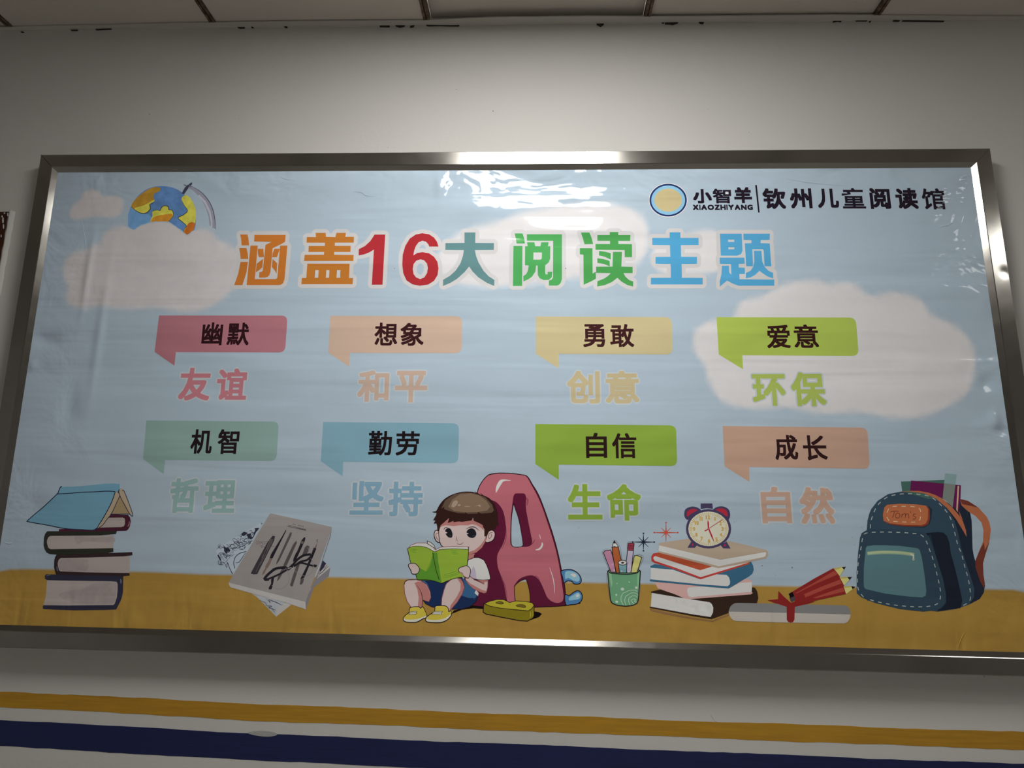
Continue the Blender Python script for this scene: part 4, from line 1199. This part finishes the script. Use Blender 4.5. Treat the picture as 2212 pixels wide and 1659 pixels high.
# Art root for parenting three levels deep: numerals and hands belong to the stack figure
A.out('clock_numerals', root, 'gold clock numerals and minute ticks')
A = Art(Scrop, A.z)
A.fill(pal['hr'], [[(1376,290),(1390,330),(1393,400),(1377,400),(1371,330)]])
A.fill(pal['hr'], [[(1380,400),(1394,396),(1430,480),(1458,572),(1415,490)]])
A.stroke(pal['hr'], 6, [(1380,402),(1550,290)]); A.fill(pal['hr'], [[(1336,420),(1384,396),(1388,406),(1343,431)]])
A.fill(pal['hr'], [ell(1384, 400, 13, 11, 14)]); A.fill(pal['cf'], [ell(1384, 400, 4.5, 4, 10)])
A.out('clock_hands', root, 'red clock hands')

# --- scroll with red pencils
ref(126, 138, 150)
pal = inks(r=(104,28,28), rl=(128,54,46), cr=(168,156,98), cd=(146,130,72), k=(26,24,34), bk=(12,8,10), g=(56,50,54), rb=(102,26,26), s1=(98,97,98), s2=(142,136,132))
figure('scroll_print', 'printed grey paper scroll tied with a red ribbon', (1540, 1200, 6.5059), pal, [
('x', '', """
f s2 221,790 228,755 242,722 268,692 300,672 345,664 1850,700 1882,710 1908,735 1925,765 1933,800 1932,845 1922,885 1900,920 1875,943 1840,955 1000,942 330,921 295,912 262,888 240,858 227,825
f s1 222,785 228,755 242,722 268,692 300,672 345,664 1850,700 1882,710 1908,735 1925,765 1932,795 1933,828 1150,808 222,788
"""),
('red_pencils', 'bundle of three red pencils', """
f cr 1695,180 1810,158 1862,158 1840,200 1782,292
f cd 1700,180 1810,158 1800,175 1720,205
f cr 1778,300 1890,300 1945,305 1915,345 1842,422
f cd 1780,302 1890,300 1880,318 1800,325
f cr 1836,432 1945,428 1995,440 1960,475 1868,542
f cd 1838,432 1945,428 1935,445 1850,452
f k 1806,162 1868,156 1843,199
f k 1887,302 1951,300 1916,343
f k 1941,428 2000,440 1959,473
f r 1115,508 1420,325 1692,176 1782,290 1778,300 1842,422 1836,432 1868,540 1430,634 1160,700 1140,600
f rl 1160,528 1440,370 1700,215 1745,250 1742,268 1460,390 1180,530
f rl 1282,542 1520,440 1788,335 1808,392 1560,480 1288,592
f rl 1405,595 1640,510 1832,448 1845,505 1640,555 1450,600
"""),
('ribbon', 'red ribbon around the scroll', """
f rb 920,498 1010,590 1098,665 1160,640 1200,560 1290,560 1300,635 1438,645 1290,690 1150,722 1145,900 1125,935 1090,943 1055,932 1036,900 1036,722 900,675 765,628 915,612
f bk 1060,540 1115,508 1145,572 1075,597 1080,575
f g 1075,597 1145,575 1156,618 1102,658
"""),
], layer=1.6e-3)

# --- backpack
ref(122, 133, 144)
pal = inks(g=(50,76,70), pu=(74,20,58), cr=(160,128,106), tp=(100,120,124), tp2=(92,98,94), o=(134,78,54), od=(84,40,32), dk=(20,24,34), dk2=(24,30,42), m=(37,53,66), pk=(35,50,62), tl=(66,92,98), z=(110,128,104), z2=(128,136,108), zp=(150,146,134), st=(128,132,132), ol=(138,80,52), ob=(100,42,32), tx=(66,32,28), st2=(166,140,116), dd=(26,36,46))
bp_root, bp_z = figure('backpack_print', 'printed dark blue school backpack at the right', (1820, 1010, 4.8794), pal, [
('x', '', """
f dk2 1000,300 1120,380 1240,345 1310,415 1345,480 1360,560 1365,700 1370,860 1385,940 1410,1020 1450,1150 1502,1240 1488,1320 1445,1385 1330,1445 1000,1518 900,400
f m 255,650 262,560 280,490 300,440 370,350 480,280 620,252 760,246 880,268 1000,330 1100,430 1180,560 1220,700 1250,850 1300,1000 1350,1150 1388,1280 1385,1370 1330,1445 1200,1490 1000,1520 255,1400
f dk 880,690 1000,680 1060,685 1100,720 1125,790 1140,900 1190,1080 1230,1250 1262,1400 1245,1480 1000,1515 1030,1400 950,900
"""),
('strap', 'orange shoulder strap', """
f o 1235,330 1320,350 1430,420 1520,520 1548,580 1562,650 1550,760 1510,900 1480,1010 1485,1130 1500,1220 1490,1270 1450,1200 1420,1110 1400,1050 1400,980 1440,880 1480,780 1485,660 1465,580 1400,510 1320,460 1255,400
f od 1490,790 1500,870 1550,780 1510,900 1480,1010 1485,1130 1500,1220 1490,1270 1450,1200 1420,1110 1400,1050 1400,980 1440,880
f od 1235,330 1320,350 1430,420 1330,400 1260,385
"""),
('school_books', 'green and purple books sticking out', """
f g 615,148 1130,127 1135,330 900,330 628,252
f pu 722,136 1247,187 1243,320 1222,480 1190,432 1050,320 880,262 712,242
f cr 1212,192 1229,194 1212,470 1198,445
"""),
('ruler', 'translucent grey strip between the books', """
f tp 1078,60 1202,72 1190,180 1070,170
f tp2 1070,165 1190,178 1160,422 1110,370 1055,320
f tp 1105,125 1130,128 1132,172 1108,170
"""),
('zip_edge', 'orange edge of the open main compartment', """
f o 590,258 700,246 800,246 900,262 980,290 1060,335 1160,425 1225,500 1270,570 1300,660 1308,732 1270,665 1200,550 1100,425 980,325 860,272 700,252
f o 1225,455 1245,500 1270,560 1240,520
"""),
('front_pocket', 'rounded front pocket with a zip', """
f dd 900,720 930,700 965,860 1010,1010 1090,1350 1095,1430 1030,1495 960,1510 1000,1300
f pk 148,1325 148,1100 163,900 183,740 200,692 260,655 400,648 500,648 760,668 870,690 910,725 935,790 970,890 1010,1020 1060,1180 1088,1330 1085,1420 1045,1475 980,1505 850,1520 600,1492 350,1430 200,1370
f tl 245,850 258,828 330,820 450,820 600,825 790,850 812,868 830,930 842,990 865,1140 883,1300 876,1350 840,1368 700,1360 450,1328 240,1280 225,1255 222,1200 225,1050
b z 36 262,905 420,893 600,898 755,918
b z2 20 262,902 420,890 600,895 740,912
l zp 16 715,912 748,925 747,965
e zp 747,966,12,12
e dk 747,966,4,5
"""),
('name_patch', 'orange name patch', """
f dd 470,600 650,625 860,632 915,600 935,540 945,440 905,400 900,580
f ob 440,420 470,395 600,383 780,390 890,405 918,440 920,540 903,600 850,622 650,620 500,600 432,565 425,500
f ol 440,420 470,392 600,381 780,388 880,402 902,440 900,540 878,590 830,608 650,604 500,588 432,560 425,500
b tx 6 502,470 540,460 590,462
b tx 6 546,462 538,500 525,528
b tx 6 600,486 575,480 556,505 562,528 590,530 606,508 598,486
b tx 6 622,528 628,490 630,500 650,486 662,492 660,530
b tx 6 662,505 680,488 695,495 698,535
b tx 6 716,460 718,480
b tx 6 772,490 748,492 745,508 768,522 765,540 740,542
"""),
], layer=6e-4)
A = Art((1820, 1010, 4.8794), bp_z)
for path, on, off in (("292,640 300,560 348,432 410,355 500,300 640,277 800,282 920,306 1000,362 1080,445 1140,540 1180,680 1215,820 1250,900 1290,1050 1330,1200 1347,1340 1335,1410 1270,1455", 42, 46),
             ("220,1365 168,1290 155,1180 165,1000 195,840 212,740 245,692 380,680 560,682 700,690 820,708 872,760 910,850 960,990 1000,1150 1030,1300 1022,1400 970,1448 820,1468 600,1455 400,1422 240,1378", 40, 46)):
    dashes(A, pal['st'], 9, pts(path), on, off)
dashes(A, pal['st2'], 8, pts("490,560 465,515 478,450 520,412 640,408 760,414 815,440 822,500 808,560 760,574 640,573 520,565"), 45, 48)
A.out('stitching', bpy.data.objects['backpack_print'], 'pale dashed stitching lines')

# --- stray ink specks
A = Art(layer=5e-4); rnd = random.Random(12); dkc = ink((60, 66, 80))
for i in range(34):
    x, y = rnd.choice(((1440, 1115, 60, 14), (1500, 1100, 60, 20), (1560, 1140, 90, 40), (1850, 1160, 30, 40), (1650, 1220, 60, 30)))[:2], None
    x, y = x; px_, py_ = x+rnd.gauss(0, 28), y+rnd.gauss(0, 14)
    A.fill(dkc, [ell(px_, py_, rnd.uniform(.5, 1.1), rnd.uniform(.4, .8), 6)])
for px_, py_, r in ((1222, 580, 1.2), (1646, 1222, 1.4), (1711, 1226, 1.6), (852, 580, 1), (1250, 1140, .9)): A.fill(dkc, [ell(px_, py_, r, r*.8, 6)])
A.out('ink_speck', banner, 'tiny stray ink specks on the sky of the print', kind='stuff')
